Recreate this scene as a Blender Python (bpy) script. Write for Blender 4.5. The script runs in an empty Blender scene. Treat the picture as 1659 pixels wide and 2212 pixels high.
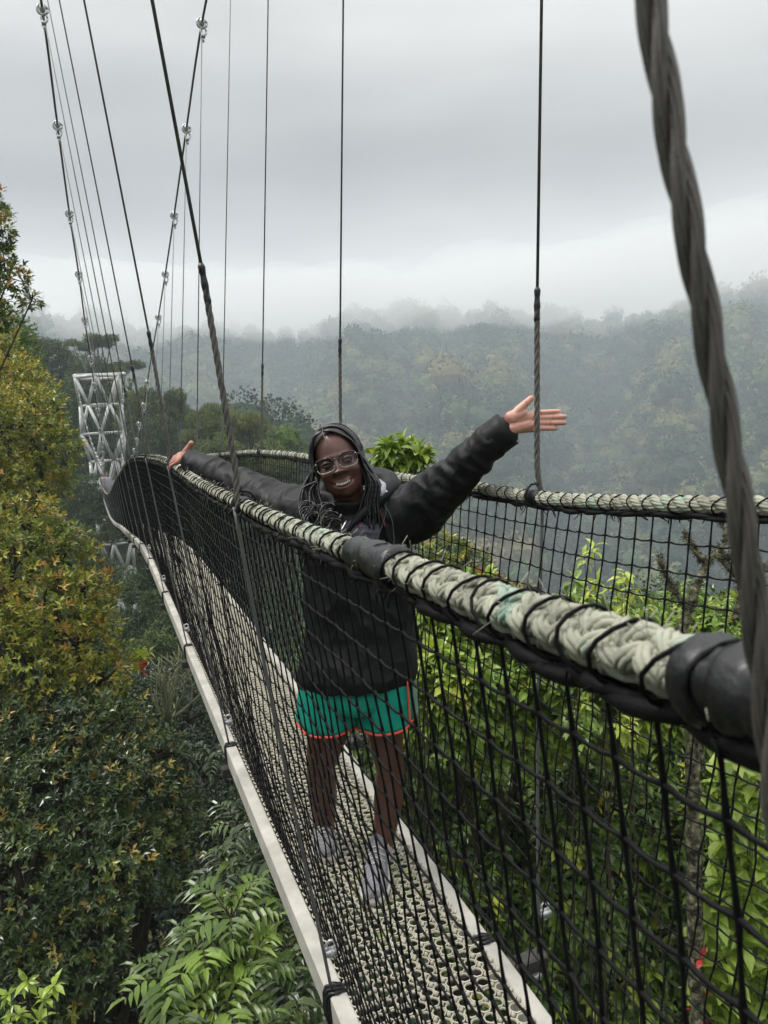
import bpy, math, numpy as np
from mathutils import Vector, Matrix
from mathutils.bvhtree import BVHTree
C = bpy.context.scene
COL = C.collection
rng = np.random.default_rng(7)
PI = math.pi

# ------------------------------------------------------------------ camera
FPX, CX, CY = 1661., 829.5, 1106.            # photo measured in a 1659 x 2212 frame
YAW, PIT, ROL = .357, .110, .070
fw = np.array([math.sin(YAW)*math.cos(PIT), math.cos(YAW)*math.cos(PIT), -math.sin(PIT)])
_r0 = np.array([math.cos(YAW), -math.sin(YAW), 0.]); _u0 = np.cross(_r0, fw)
rt = _r0*math.cos(ROL)-_u0*math.sin(ROL); up = _r0*math.sin(ROL)+_u0*math.cos(ROL)
cam = bpy.data.cameras.new('camera'); camo = bpy.data.objects.new('camera', cam); COL.objects.link(camo)
M = Matrix.Identity(4)
for i in range(3):
    M[i][0] = rt[i]; M[i][1] = up[i]; M[i][2] = -fw[i]
camo.matrix_world = M
cam.sensor_fit = 'VERTICAL'; cam.sensor_height = 36; cam.sensor_width = 27; cam.lens = 36*FPX/2212.
cam.clip_start = .02; cam.clip_end = 5000
cam.dof.use_dof = True; cam.dof.focus_distance = 2.35; cam.dof.aperture_fstop = 13
C.camera = camo

# ------------------------------------------------------------------ sky, sun, exposure
SUN_EL, SUN_AZ = math.radians(62), math.radians(-60)
W = bpy.data.worlds.new('World'); C.world = W; W.use_nodes = True
nt = W.node_tree; nt.nodes.clear()
def N(nt, t, **k):
    n = nt.nodes.new(t)
    for a, b in k.items(): setattr(n, a, b)
    return n
out = N(nt, 'ShaderNodeOutputWorld')
sky = N(nt, 'ShaderNodeTexSky', sky_type='NISHITA'); sky.sun_disc = False; sky.sun_elevation = SUN_EL; sky.sun_rotation = SUN_AZ
bg1 = N(nt, 'ShaderNodeBackground'); bg1.inputs[1].default_value = .10
nt.links.new(sky.outputs[0], bg1.inputs[0])
tc = N(nt, 'ShaderNodeTexCoord')
sep = N(nt, 'ShaderNodeSeparateXYZ'); nt.links.new(tc.outputs['Generated'], sep.inputs[0])
mp = N(nt, 'ShaderNodeMapping'); mp.inputs['Scale'].default_value = (1.6, 1.6, 5.5); mp.inputs['Location'].default_value = (.3, 1.2, .55)
nt.links.new(tc.outputs['Generated'], mp.inputs[0])
no = N(nt, 'ShaderNodeTexNoise'); no.inputs['Scale'].default_value = 1.15; no.inputs['Detail'].default_value = 4; no.inputs['Roughness'].default_value = .42
nt.links.new(mp.outputs[0], no.inputs['Vector'])
ramp = N(nt, 'ShaderNodeValToRGB')       # overcast layer by elevation: bright gap over the hills, dark base, bright top
nt.links.new(sep.outputs[2], ramp.inputs[0])
cr = ramp.color_ramp
pts = [(0, .40), (.09, .46), (.135, .66), (.18, .50), (.235, .27), (.33, .245), (.43, .33), (.54, .45), (.78, 2.2), (1, 3.2)]
while len(cr.elements) < len(pts): cr.elements.new(.5)
for e, (p_, v) in zip(cr.elements, pts): e.position = p_; e.color = (v*1.01, v, v*.965, 1)
cr.interpolation = 'B_SPLINE'
mr = N(nt, 'ShaderNodeMapRange'); mr.inputs[1].default_value = .3; mr.inputs[2].default_value = .7; mr.inputs[3].default_value = .70; mr.inputs[4].default_value = 1.3
nt.links.new(no.outputs[0], mr.inputs[0])
mul = N(nt, 'ShaderNodeVectorMath', operation='SCALE'); nt.links.new(ramp.outputs[0], mul.inputs[0]); nt.links.new(mr.outputs[0], mul.inputs['Scale'])
bg2 = N(nt, 'ShaderNodeBackground'); nt.links.new(mul.outputs[0], bg2.inputs[0]); bg2.inputs[1].default_value = 1.15
mx = N(nt, 'ShaderNodeMixShader'); mx.inputs[0].default_value = .93
nt.links.new(bg1.outputs[0], mx.inputs[1]); nt.links.new(bg2.outputs[0], mx.inputs[2]); nt.links.new(mx.outputs[0], out.inputs[0])
sun = bpy.data.lights.new('sun', 'SUN'); sun.energy = 1.5; sun.angle = math.radians(12); sun.color = (1, .97, .92)
suno = bpy.data.objects.new('sun', sun); COL.objects.link(suno)
sd = Vector((math.sin(SUN_AZ)*math.cos(SUN_EL), math.cos(SUN_AZ)*math.cos(SUN_EL), math.sin(SUN_EL)))
suno.rotation_euler = sd.to_track_quat('Z', 'Y').to_euler()
C.view_settings.view_transform = 'Standard'; C.view_settings.look = 'None'; C.view_settings.exposure = .85; C.view_settings.gamma = 1
cy = C.cycles
cy.use_denoising = True; cy.max_bounces = 6; cy.diffuse_bounces = 3; cy.glossy_bounces = 2; cy.transmission_bounces = 3
cy.volume_bounces = 1; cy.transparent_max_bounces = 8; cy.caustics_reflective = False; cy.caustics_refractive = False
try: cy.denoiser = 'OPENIMAGEDENOISE'; cy.denoising_prefilter = 'ACCURATE'
except Exception: pass

# ------------------------------------------------------------------ placing by measured bearings
def ray(x, y): return fw+rt*(x-CX)/FPX-up*(y-CY)/FPX
def UY(x, y, Y): r = ray(x, y); return r*Y/r[1]        # point on the cross-section Y metres along the bridge
def UZ(x, y, Z): return ray(x, y)*Z                    # point Z metres from the lens
def UX(x, y, X): r = ray(x, y); return r*X/r[0]
BAY = 1.5584
def T(i): return .2828+BAY*i
def A(*a): return np.array(a, float)

# ------------------------------------------------------------------ mesh helpers
class MB:
    def __init__(s): s.V = []; s.Q = []; s.T = []; s.n = 0; s.A = []
    def add(s, V, Q=None, T=None, tint=0.):
        V = np.asarray(V, float).reshape(-1, 3)
        if Q is not None and len(Q): s.Q.append(np.asarray(Q, np.int64).reshape(-1, 4)+s.n)
        if T is not None and len(T): s.T.append(np.asarray(T, np.int64).reshape(-1, 3)+s.n)
        s.V.append(V); s.n += len(V)
        s.A.append(np.broadcast_to(np.asarray(tint, float).reshape(-1) if np.ndim(tint) else np.full(len(V), tint), (len(V),)))
        return s
    def mesh(s, name, smooth=True):
        me = bpy.data.meshes.new(name)
        V = np.concatenate(s.V); Q = np.concatenate(s.Q) if s.Q else np.zeros((0, 4), int); T_ = np.concatenate(s.T) if s.T else np.zeros((0, 3), int)
        me.vertices.add(len(V)); me.vertices.foreach_set('co', V.astype(np.float32).ravel())
        nl = len(Q)*4+len(T_)*3; me.loops.add(nl)
        me.loops.foreach_set('vertex_index', np.concatenate([Q.ravel(), T_.ravel()]).astype(np.int32))
        me.polygons.add(len(Q)+len(T_))
        st = np.concatenate([np.arange(len(Q))*4, len(Q)*4+np.arange(len(T_))*3]).astype(np.int32)
        me.polygons.foreach_set('loop_start', st)
        me.polygons.foreach_set('use_smooth', np.full(len(st), smooth))
        a = me.attributes.new('tint', 'FLOAT', 'POINT'); a.data.foreach_set('value', np.concatenate(s.A).astype(np.float32))
        me.update(calc_edges=True); me.validate()
        return me
    def obj(s, name, mat, parent=None, smooth=True):
        me = s.mesh(name, smooth); me.materials.append(mat)
        return link(name, me, parent)
def link(name, data, parent=None, loc=None):
    o = bpy.data.objects.new(name, data); COL.objects.link(o)
    if loc is not None: o.location = loc
    if parent is not None: o.parent = parent; o.matrix_parent_inverse = parent.matrix_basis.inverted()
    return o
def thing(name, label, cat, loc=(0, 0, 0), group=None):
    o = bpy.data.objects.new(name, None); COL.objects.link(o); o.location = loc; o.empty_display_size = .1
    tag(o, label, cat, group); return o
def tag(o, label=None, cat=None, group=None, kind=None):
    if label: o['label'] = label
    if cat: o['category'] = cat
    if group: o['group'] = group
    if kind: o['kind'] = kind
    return o
def nrm(v): v = np.asarray(v, float); return v/np.maximum(np.linalg.norm(v, axis=-1, keepdims=True), 1e-12)
def frames(P):
    """P [M,N,3] -> tangents, two normals"""
    Tn = np.empty_like(P); Tn[:, 1:-1] = P[:, 2:]-P[:, :-2]; Tn[:, 0] = P[:, 1]-P[:, 0]; Tn[:, -1] = P[:, -1]-P[:, -2]
    Tn = nrm(Tn); m = nrm(Tn.mean(axis=1)); 
    ref = np.where(np.abs(m[:, 2:3]) > .8, A(1, .13, .1), A(.05, .1, 1.))[:, None, :]
    a = nrm(np.cross(Tn, np.broadcast_to(ref, Tn.shape))); b = np.cross(Tn, a)
    return Tn, a, b
def tubes(P, r, sides=6, caps=True, flat=None):
    """batch of tubes, P [M,N,3] or [N,3], r scalar, [N] or [M,N]"""
    P = np.asarray(P, float)
    if P.ndim == 2: P = P[None]
    Mn, n = P.shape[:2]
    r = np.broadcast_to(np.asarray(r, float), (Mn, n))
    _, a, b = frames(P)
    t = np.arange(sides)*2*PI/sides
    c = np.cos(t)[None, None, :, None]; s_ = np.sin(t)[None, None, :, None]
    V = P[:, :, None]+r[:, :, None, None]*(a[:, :, None]*c+b[:, :, None]*s_*(flat or 1))
    idx = np.arange(Mn*n*sides).reshape(Mn, n, sides)
    q = np.stack([idx[:, :-1], np.roll(idx, -1, 2)[:, :-1], np.roll(idx, -1, 2)[:, 1:], idx[:, 1:]], -1).reshape(-1, 4)
    V = V.reshape(-1, 3); Tt = None
    if caps:
        base = len(V); V = np.concatenate([V, P[:, 0], P[:, -1]])
        s0 = idx[:, 0]; s1 = idx[:, -1]; c0 = (base+np.arange(Mn))[:, None]+0*s0; c1 = (base+Mn+np.arange(Mn))[:, None]+0*s1
        Tt = np.concatenate([np.stack([np.roll(s0, -1, 1), s0, c0], -1).reshape(-1, 3), np.stack([s1, np.roll(s1, -1, 1), c1], -1).reshape(-1, 3)])
    return V, q, Tt
def spline(pts, n):
    """smooth path through points (Catmull-Rom)"""
    P = np.asarray(pts, float); k = len(P)
    if k == 2: return P[0]+(P[1]-P[0])*np.linspace(0, 1, n)[:, None]
    E_ = np.vstack([2*P[0]-P[1], P, 2*P[-1]-P[-2]])
    u = np.linspace(0, k-1-1e-9, n); i = u.astype(int); f = (u-i)[:, None]
    p0, p1, p2, p3 = E_[i], E_[i+1], E_[i+2], E_[i+3]
    return .5*((2*p1)+(-p0+p2)*f+(2*p0-5*p1+4*p2-p3)*f*f+(-p0+3*p1-3*p2+p3)*f**3)
def resample(P, step):
    d = np.r_[0, np.cumsum(np.linalg.norm(np.diff(P, axis=0), axis=1))]
    s = np.linspace(0, d[-1], max(2, int(d[-1]/step)+1))
    return np.stack([np.interp(s, d, P[:, k]) for k in range(3)], 1), s
def box(c, h, R=None):
    V = np.array([[x, y, z] for x in (-1, 1) for y in (-1, 1) for z in (-1, 1)], float)*np.asarray(h, float)
    if R is not None: V = V@np.asarray(R).T
    return V+np.asarray(c, float), [[0, 1, 3, 2], [4, 6, 7, 5], [0, 4, 5, 1], [2, 3, 7, 6], [0, 2, 6, 4], [1, 5, 7, 3]]
def bevelbar(p0, p1, w, h, upv=(0, 0, 1), bev=.12):
    """rectangular bar with chamfered long edges"""
    p0 = np.asarray(p0, float); p1 = np.asarray(p1, float); t = nrm(p1-p0); a = nrm(np.cross(t, upv)); b = np.cross(a, t)
    k = bev*min(w, h); w2, h2 = w/2, h/2
    prof = [(-w2+k, -h2), (w2-k, -h2), (w2, -h2+k), (w2, h2-k), (w2-k, h2), (-w2+k, h2), (-w2, h2-k), (-w2, -h2+k)]
    V = np.array([p+a*x+b*y for p in (p0, p1) for x, y in prof]+[p0, p1])
    Q = [[i, (i+1) % 8, 8+(i+1) % 8, 8+i] for i in range(8)]
    Tt = [[(i+1) % 8, i, 16] for i in range(8)]+[[8+i, 8+(i+1) % 8, 17] for i in range(8)]
    return V, Q, Tt
def sphere(c, r, nu=12, nv=8, R=None):
    u = np.linspace(0, 2*PI, nu, endpoint=False); v = np.linspace(0, PI, nv+1)
    V = np.stack([np.outer(np.sin(v), np.cos(u)), np.outer(np.sin(v), np.sin(u)), np.outer(np.cos(v), np.ones(nu))], -1).reshape(-1, 3)*np.asarray(r, float)
    if R is not None: V = V@np.asarray(R).T
    idx = np.arange((nv+1)*nu).reshape(nv+1, nu)
    q = np.stack([idx[:-1], idx[1:], np.roll(idx, -1, 1)[1:], np.roll(idx, -1, 1)[:-1]], -1).reshape(-1, 4)
    return V+np.asarray(c, float), q
def fnoise(P, s, seed=0, oct=3):
    """cheap smooth pseudo-noise, vectorised, about -1..1"""
    g = np.random.default_rng(seed); o = 0; a = 1.; tot = 0
    P = np.asarray(P, float)
    for k in range(oct):
        for j in range(3):
            d = g.normal(size=P.shape[-1]); d /= np.linalg.norm(d)
            o = o+a*np.sin((P@d)*s*(1.9**k)*(1+.3*j)+g.uniform(0, 6.3)+1.3*np.sin((P@g.normal(size=P.shape[-1]))*s*.6*(1.9**k)))
            tot += a
        a *= .55
    return o/tot*1.6

def remeshed(mb, vox, smooth=4, name='tmp'):
    """fuse overlapping closed shapes into one continuous skin"""
    me = mb.mesh(name); o = bpy.data.objects.new(name, me); COL.objects.link(o)
    r = o.modifiers.new('r', 'REMESH'); r.mode = 'VOXEL'; r.voxel_size = vox; r.use_smooth_shade = True
    s = o.modifiers.new('s', 'SMOOTH'); s.iterations = smooth; s.factor = .5
    dg = bpy.context.evaluated_depsgraph_get(); ev = o.evaluated_get(dg); out_ = bpy.data.meshes.new_from_object(ev)
    bpy.data.objects.remove(o); bpy.data.meshes.remove(me)
    V = np.empty(len(out_.vertices)*3, np.float32); out_.vertices.foreach_get('co', V); Nn = np.empty_like(V); out_.vertices.foreach_get('normal', Nn)
    return out_, V.reshape(-1, 3).astype(float), Nn.reshape(-1, 3).astype(float)

# ------------------------------------------------------------------ materials
def mat(name, base, rough=.6, spec=.5, metal=0., noise=None, bump=None, ramp=None, tint=None, transl=0., coat=0.):
    """base colour; noise=(scale, amount) value mottling; tint=list of (pos,rgb) ramp over the per-vertex kind value"""
    m = bpy.data.materials.new(name); m.use_nodes = True; nt = m.node_tree; p = nt.nodes['Principled BSDF']
    p.inputs['Roughness'].default_value = rough; p.inputs['Metallic'].default_value = metal
    p.inputs['Specular IOR Level'].default_value = spec
    if coat: p.inputs['Coat Weight'].default_value = coat; p.inputs['Coat Roughness'].default_value = .25
    tcn = N(nt, 'ShaderNodeTexCoord'); src = None
    if tint:
        at = N(nt, 'ShaderNodeAttribute', attribute_name='tint'); rp = N(nt, 'ShaderNodeValToRGB'); nt.links.new(at.outputs['Fac'], rp.inputs[0])
        while len(rp.color_ramp.elements) < len(tint): rp.color_ramp.elements.new(.5)
        for e, (a, c) in zip(rp.color_ramp.elements, tint): e.position = a; e.color = (*c, 1)
        src = rp.outputs[0]
    if noise:
        nn = N(nt, 'ShaderNodeTexNoise'); nn.inputs['Scale'].default_value = noise[0]; nn.inputs['Detail'].default_value = 5; nn.inputs['Roughness'].default_value = .6
        nt.links.new(tcn.outputs['Object'], nn.inputs['Vector'])
        if ramp:
            rp2 = N(nt, 'ShaderNodeValToRGB'); nt.links.new(nn.outputs[0], rp2.inputs[0])
            while len(rp2.color_ramp.elements) < len(ramp): rp2.color_ramp.elements.new(.5)
            for e, (a, c) in zip(rp2.color_ramp.elements, ramp): e.position = a; e.color = (*c, 1)
            src = rp2.outputs[0]
        else:
            mrn = N(nt, 'ShaderNodeMapRange'); mrn.inputs[1].default_value = .3; mrn.inputs[2].default_value = .7
            mrn.inputs[3].default_value = 1-noise[1]; mrn.inputs[4].default_value = 1+noise[1]
            nt.links.new(nn.outputs[0], mrn.inputs[0])
            vm = N(nt, 'ShaderNodeVectorMath', operation='SCALE'); nt.links.new(mrn.outputs[0], vm.inputs['Scale'])
            if src is not None: nt.links.new(src, vm.inputs[0])
            else: vm.inputs[0].default_value = base
            src = vm.outputs[0]
    if src is not None: nt.links.new(src, p.inputs['Base Color'])
    else: p.inputs['Base Color'].default_value = (*base, 1)
    if bump:
        bn = N(nt, 'ShaderNodeTexNoise'); bn.inputs['Scale'].default_value = bump[0]; bn.inputs['Detail'].default_value = 4
        nt.links.new(tcn.outputs['Object'], bn.inputs['Vector'])
        bb = N(nt, 'ShaderNodeBump'); bb.inputs['Strength'].default_value = bump[1]; bb.inputs['Distance'].default_value = bump[2]
        nt.links.new(bn.outputs[0], bb.inputs['Height']); nt.links.new(bb.outputs[0], p.inputs['Normal'])
    if transl:
        tr = N(nt, 'ShaderNodeBsdfTranslucent'); ms = N(nt, 'ShaderNodeMixShader'); ms.inputs[0].default_value = transl
        if src is not None: nt.links.new(src, tr.inputs[0])
        else: tr.inputs[0].default_value = (*base, 1)
        o = nt.nodes['Material Output']
        nt.links.new(p.outputs[0], ms.inputs[1]); nt.links.new(tr.outputs[0], ms.inputs[2]); nt.links.new(ms.outputs[0], o.inputs[0])
    return m
MT = {}
MT['rope'] = mat('fibre_rope', (.4, .4, .34), .9, .2, noise=(14, .3), ramp=[(.28, (.10, .10, .075)), (.42, (.29, .29, .23)), (.58, (.38, .38, .30)), (.70, (.24, .37, .30))], bump=(600, .6, .0009))
MT['steel_rope'] = mat('weathered_steel_rope', (.125, .115, .105), .5, .5, .35, noise=(30, .35), bump=(600, .4, .001))
MT['wire'] = mat('steel_wire', (.16, .16, .16), .5, .5, .5, noise=(8, .2))
MT['cord'] = mat('black_cord', (.004, .004, .0045), .55, .16, noise=(60, .4), bump=(700, .8, .001))
MT['tape'] = mat('black_tape', (.008, .008, .009), .38, .5, bump=(60, .6, .004))
MT['alu'] = mat('pale_aluminium', (.46, .44, .39), .55, .4, .1, noise=(7, .28), bump=(90, .15, .002))
MT['mat'] = mat('cream_rubber', (.46, .43, .34), .6, .4, noise=(9, .22), bump=(200, .3, .001))
MT['clamp'] = mat('galvanised_clamp', (.55, .55, .55), .35, .5, .6, noise=(120, .3))
MT['cross'] = mat('cross_bar', (.06, .055, .05), .6, .4, .3, noise=(20, .3))

def twist(path, R, rs, pitch, n=3, sides=6, step=.006, wires=0, ph=0.):
    """n helical strands round a path; wires>0 splits each strand into that many thinner wires"""
    P, s = resample(np.asarray(path, float), step)
    _, a, b = frames(P[None]); a = a[0]; b = b[0]
    L = []
    for k in range(n):
        th = 2*PI*(s/pitch+k/n)+ph
        c = P+R*(a*np.cos(th)[:, None]+b*np.sin(th)[:, None])
        if wires:
            ra = a*np.cos(th)[:, None]+b*np.sin(th)[:, None]; tn = nrm(np.gradient(c, axis=0)); bb = nrm(np.cross(tn, ra)); rr = np.cross(bb, tn)
            wr = rs*.42
            for j in range(wires):
                t2 = -2*PI*(s/(pitch*.55))+2*PI*j/wires
                L.append((c+(rs-wr*.8)*(rr*np.cos(t2)[:, None]+bb*np.sin(t2)[:, None]), wr))
        else: L.append((c, rs))
    return tubes(np.array([l[0] for l in L]), np.array([[l[1]]*len(P) for l in L]), sides)

# ------------------------------------------------------------------ bridge lines
def interp_path(pts):
    P = np.array(pts, float); ys = P[:, 1]
    def f(Y):
        Y = np.asarray(Y, float); 
        # smooth (monotone-ish) interpolation: cubic Hermite on x and z against Y
        d = np.empty((len(P), 2)); V = P[:, [0, 2]]; h = np.diff(ys)[:, None]; sl = np.diff(V, axis=0)/h
        d[1:-1] = (sl[1:]*h[:-1]+sl[:-1]*h[1:])/(h[1:]+h[:-1]); d[0] = sl[0]; d[-1] = sl[-1]
        i = np.clip(np.searchsorted(ys, Y)-1, 0, len(ys)-2); hh = (ys[i+1]-ys[i])[..., None]; t = ((Y-ys[i])[..., None])/hh
        o = (2*t**3-3*t*t+1)*V[i]+(t**3-2*t*t+t)*hh*d[i]+(-2*t**3+3*t*t)*V[i+1]+(t**3-t*t)*hh*d[i+1]
        return np.stack([o[..., 0], Y, o[..., 1]], -1)
    return f
YT = 58.
lr = [(.27, -1.2, -.12), (.298, .283, -.145), (.318, .6, -.163), (.325, .93, -.167), (.328, 1.32, -.170), (.332, 1.84, -.165), (.327, 2.6, -.143), (.326, 3.4, -.100), (.337, 4.96, -.089), (.350, 6.516, -.106), (.362, 8.075, -.149)]
lr += [tuple(UY(270.5, 1003, T(6))), tuple(UY(262, 1018, T(7))), (.40, 15.5, -.62), (.41, 20, -1.0), (.42, 25, -1.40), (.42, 32, -1.85), (.4, 42, -2.15), (.4, YT, -2.4)]
RAIL_L = interp_path(lr)
rr = [(1.16, -1.2, -.14), (1.16, .283, -.165), (1.135, 1.038, -.190), (1.12, 1.36, -.205), (1.135, 1.84, -.222), (1.12, 2.25, -.207), (1.1, 2.82, -.195), (1.065, 3.4, -.150), (1.10, 4.0, -.150), (1.032, 4.96, -.108), (1.024, 6.516, -.134), (1.01, 8.075, -.17)]
rr += [(1.0, 9.63, -.24), (.99, 11.2, -.36), (.98, 15.5, -.64), (.97, 20, -1.0), (.96, 25, -1.40), (.96, 32, -1.85), (.98, 42, -2.15), (1., YT, -2.4)]
rr = [p for p in rr if p[1] not in (4.0,)]
RAIL_R = interp_path(rr)
dk = [(0, -3, -1.68), (0, 0, -1.63), (0, 1.8, -1.512), (0, 3.35, -1.422), (0, 5.1, -1.335), (0, 6.55, -1.272), (0, 8.4, -1.20), (0, 10.8, -1.31), (0, 13.3, -1.49), (0, 17.8, -1.80), (0, 24.6, -2.34), (0, 32, -2.80), (0, 42, -3.1), (0, YT, -3.35)]
DECK = interp_path(dk)
def deck(x, Y): p = DECK(Y); p[..., 0] = x; return p
lc = [(-.50, -8, 9.4), (-.26, 0, 6.4), (-.22, 1.84, 5.78), (-.16, 3.4, 5.28), (-.11, 4.96, 4.85), (-.05, 6.52, 4.45), (.008, 8.075, 4.03), (.033, 9.633, 3.59), (.064, 11.192, 3.07), (.11, 12.75, 2.61), (.138, 14.308, 2.17), (.184, 15.867, 1.69), (.213, 17.425, 1.30), (.25, 18.984, .84), (.28, 20.54, .42), (.30, 22.1, .10), (.31, 23.66, -.17), (.32, 26, -.48), (.33, 30, -.72), (.25, 36, -.46), (0, 44, .75), (-.25, 51, 2.6), (-.45, YT, 4.95)]
CAB_L = interp_path(lc)
rc = [(1.95, -8, 9.4), (1.58, 0, 6.4), (1.57, 1.84, 5.78), (1.55, 3.4, 5.28), (1.545, 4.96, 4.85), (1.53, 6.52, 4.45), (1.46, 8.075, 4.07), (1.448, 9.633, 3.65), (1.406, 11.192, 3.085), (1.38, 12.75, 2.616), (1.357, 14.308, 2.195), (1.32, 15.87, 1.75), (1.29, 17.43, 1.30), (1.267, 18.984, .898), (1.211, 20.542, .503), (1.2, 22.1, .12), (1.191, 23.659, -.162), (1.18, 26, -.48), (1.17, 30, -.72), (1.3, 36, -.46), (1.75, 44, .75), (2.2, 51, 2.6), (2.75, YT, 4.9)]
CAB_R = interp_path(rc)
NH = 37

bridge = thing('suspension_bridge', 'long narrow rope and steel suspension footbridge with black netting sides and cream walkway', 'footbridge', (.68, 0, -1.63))

# handrails: an eight-strand plait near the lens, the same rope at coarser resolution farther off
def plait(f, y0, y1, R=.0135, rs=.0105, amp=.0036, pitch=.20, step=.005, sides=7, yarns=0):
    P, s = resample(f(np.linspace(y0, y1, 400)), step); _, a, b = frames(P[None]); a = a[0]; b = b[0]
    w = 2*PI*s/pitch; L = []
    for sg in (1, -1):
        for k in range(4):
            th = sg*w+k*PI/2+(PI/4 if sg < 0 else 0)
            r = R+sg*amp*np.cos(4*w)
            c = P+(a*np.cos(th)[:, None]+b*np.sin(th)[:, None])*r[:, None]
            if yarns:
                ra = a*np.cos(th)[:, None]+b*np.sin(th)[:, None]; tn = nrm(np.gradient(c, axis=0)); bb = nrm(np.cross(tn, ra)); r2 = np.cross(bb, tn)
                yr = rs*.36
                for j in range(yarns):
                    t2 = sg*2*PI*s/.085+2*PI*j/yarns
                    L.append((c+(rs-yr)*(r2*np.cos(t2)[:, None]*.8+bb*np.sin(t2)[:, None]*1.05), yr*(1+.12*np.sin(s*900+j+k))))
                L.append((c, rs*.62+0*s))
            else: L.append((c, rs+0*s))
    return tubes(np.array([l[0] for l in L]), np.array([l[1] for l in L]), sides)
for f, lab in ((RAIL_L, 'l'), (RAIL_R, 'r')):
    mb = MB()
    if lab == 'l':
        mb.add(*plait(f, -.2, .93, R=.0106, rs=.0084, amp=.0042, pitch=.17, yarns=6, sides=5, step=.005)); mb.add(*plait(f, .90, 2.6, R=.0095, rs=.0078, amp=.0028, pitch=.15, yarns=5, sides=5, step=.006)); mb.add(*plait(f, 2.6, 8.1, R=.0100, rs=.0078, step=.012, sides=5))
    else:
        mb.add(*twist(f(np.linspace(-.6, 3.2, 200)), .0088, .0100, .100, 3, 5, .006, wires=7))
        mb.add(*twist(f(np.linspace(3.2, 8.1, 200)), .0088, .0100, .100, 3, 6, .012))
    mb.add(*tubes(f(np.linspace(8.0, YT, 160)), .020, 6))
    # frayed fibres standing off the rope
    Yf = rng.uniform(.2, 5, 500); P0 = f(Yf); th = rng.uniform(-.6, PI+.6, 500)
    d = np.stack([np.cos(th), 0*th, np.sin(th)], -1); P0 = P0+d*.017
    e = P0+d*rng.uniform(.004, .016, (500, 1))+rng.normal(0, .006, (500, 3)); mid = (P0+e)/2+rng.normal(0, .002, (500, 3))
    mb.add(*tubes(np.stack([P0, mid, e], 1), .0004, 3))
    mb.obj('handrail_rope', MT['rope'], bridge)
# black lashing: loops round the rail and the bundled selvedge under it
def lashing(f, y0, y1, pitch, seed, under=.017, rbig=None):
    mb = MB(); g = np.random.default_rng(seed)
    ys = np.arange(y0, y1, pitch); ys = ys+g.uniform(-.016, .016, len(ys)); c = f(ys); t = np.linspace(0, 2*PI, 15)
    tilt = g.uniform(-.7, .8, len(ys))
    r = np.where((ys < .93) & (rbig is not None), .0240, .0196)[:, None]
    ring = np.stack([c[:, None, 0]+r*np.cos(t)[None]*1., c[:, None, 1]+r*np.sin(t)[None]*tilt[:, None]*.9+.006*np.cos(t*2)[None], c[:, None, 2]+r*np.sin(t)[None]-.001], -1)
    mb.add(*tubes(ring, .0018, 5))
    for k in range(4):
        Y = np.arange(y0, y1, .02); p = f(Y); ph = k*1.7
        p[:, 2] -= under+(.003*(Y < .93) if rbig else 0)+.006*np.abs(np.sin(Y*19+ph))+.004*k*.5; p[:, 0] += .011*np.sin(Y*27+ph*2)
        mb.add(*tubes(p, .0050+.0018*np.sin(Y*47+ph)+g.uniform(0, .0014, len(Y)), 6))
    n = int((y1-y0)*40); Y = g.uniform(y0, y1, n); p = f(Y); p[:, 2] -= under+.008; p[:, 0] += g.normal(0, .008, n)
    e = p+np.stack([g.normal(0, .008, n), g.normal(0, .012, n), -g.uniform(.005, .028, n)], -1)
    mb.add(*tubes(np.stack([p, (p+e)/2+g.normal(0, .003, (n, 3)), e], 1), np.array([.0022, .0016, .0008])[None], 4))
    return mb
for f, pit, sd_ in ((RAIL_L, .047, 1), (RAIL_R, .056, 2)):
    lashing(f, -.4, 9., pit, sd_, rbig=(1 if sd_ == 1 else None)).obj('lashing', MT['cord'], bridge)

# netting
def net(fr, fb, y0, y1, cell, rows, r, sub, knot, seed):
    Y = np.arange(y0, y1+1e-6, cell/sub); nu = len(Y); top = fr(Y); bot = fb(Y)
    v = np.linspace(0, 1, rows*sub+1)
    P = top[:, None]*(1-v)[None, :, None]+bot[:, None]*v[None, :, None]
    U_, Vv = np.meshgrid(Y, v, indexing='ij'); g = np.random.default_rng(seed)
    q = np.stack([U_, Vv*1.3], -1)
    w = np.sin(v*PI)[None]
    P[..., 0] += (.020*fnoise(q, 2.2, seed)+.006*fnoise(q, 13, seed+4))*w
    P[..., 1] += (.030*fnoise(q, 1.7, seed+1)+.008*fnoise(q, 17, seed+5))*w
    bay = ((U_-T(0))/BAY) % 1.
    P[..., 2] += (.016*fnoise(q, 2.0, seed+2)+.007*fnoise(q, 15, seed+6)-.03*4*bay*(1-bay))*w
    if sub > 1:  # cords droop a little between knots
        k = (np.arange(nu) % sub)/sub; P[..., 2] -= .0035*np.sin(k*PI)[:, None]
    mb = MB()
    kn = lambda n: np.where(np.arange(n) % sub == 0, r*knot, r)
    mb.add(*tubes(P[::sub], kn(P.shape[1])[None], 5 if sub > 1 else 4, caps=False))
    H = P[:, ::sub].transpose(1, 0, 2)
    mb.add(*tubes(H, kn(nu)[None], 5 if sub > 1 else 4, caps=False))
    return mb
def under(f, dz): 
    def g(Y): p = f(Y); p[..., 2] -= dz; return p
    return g
botL = lambda Y: deck(.487, Y)+A(0, 0, .02)
botR = lambda Y: deck(.925, Y)+A(0, 0, .02)
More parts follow.
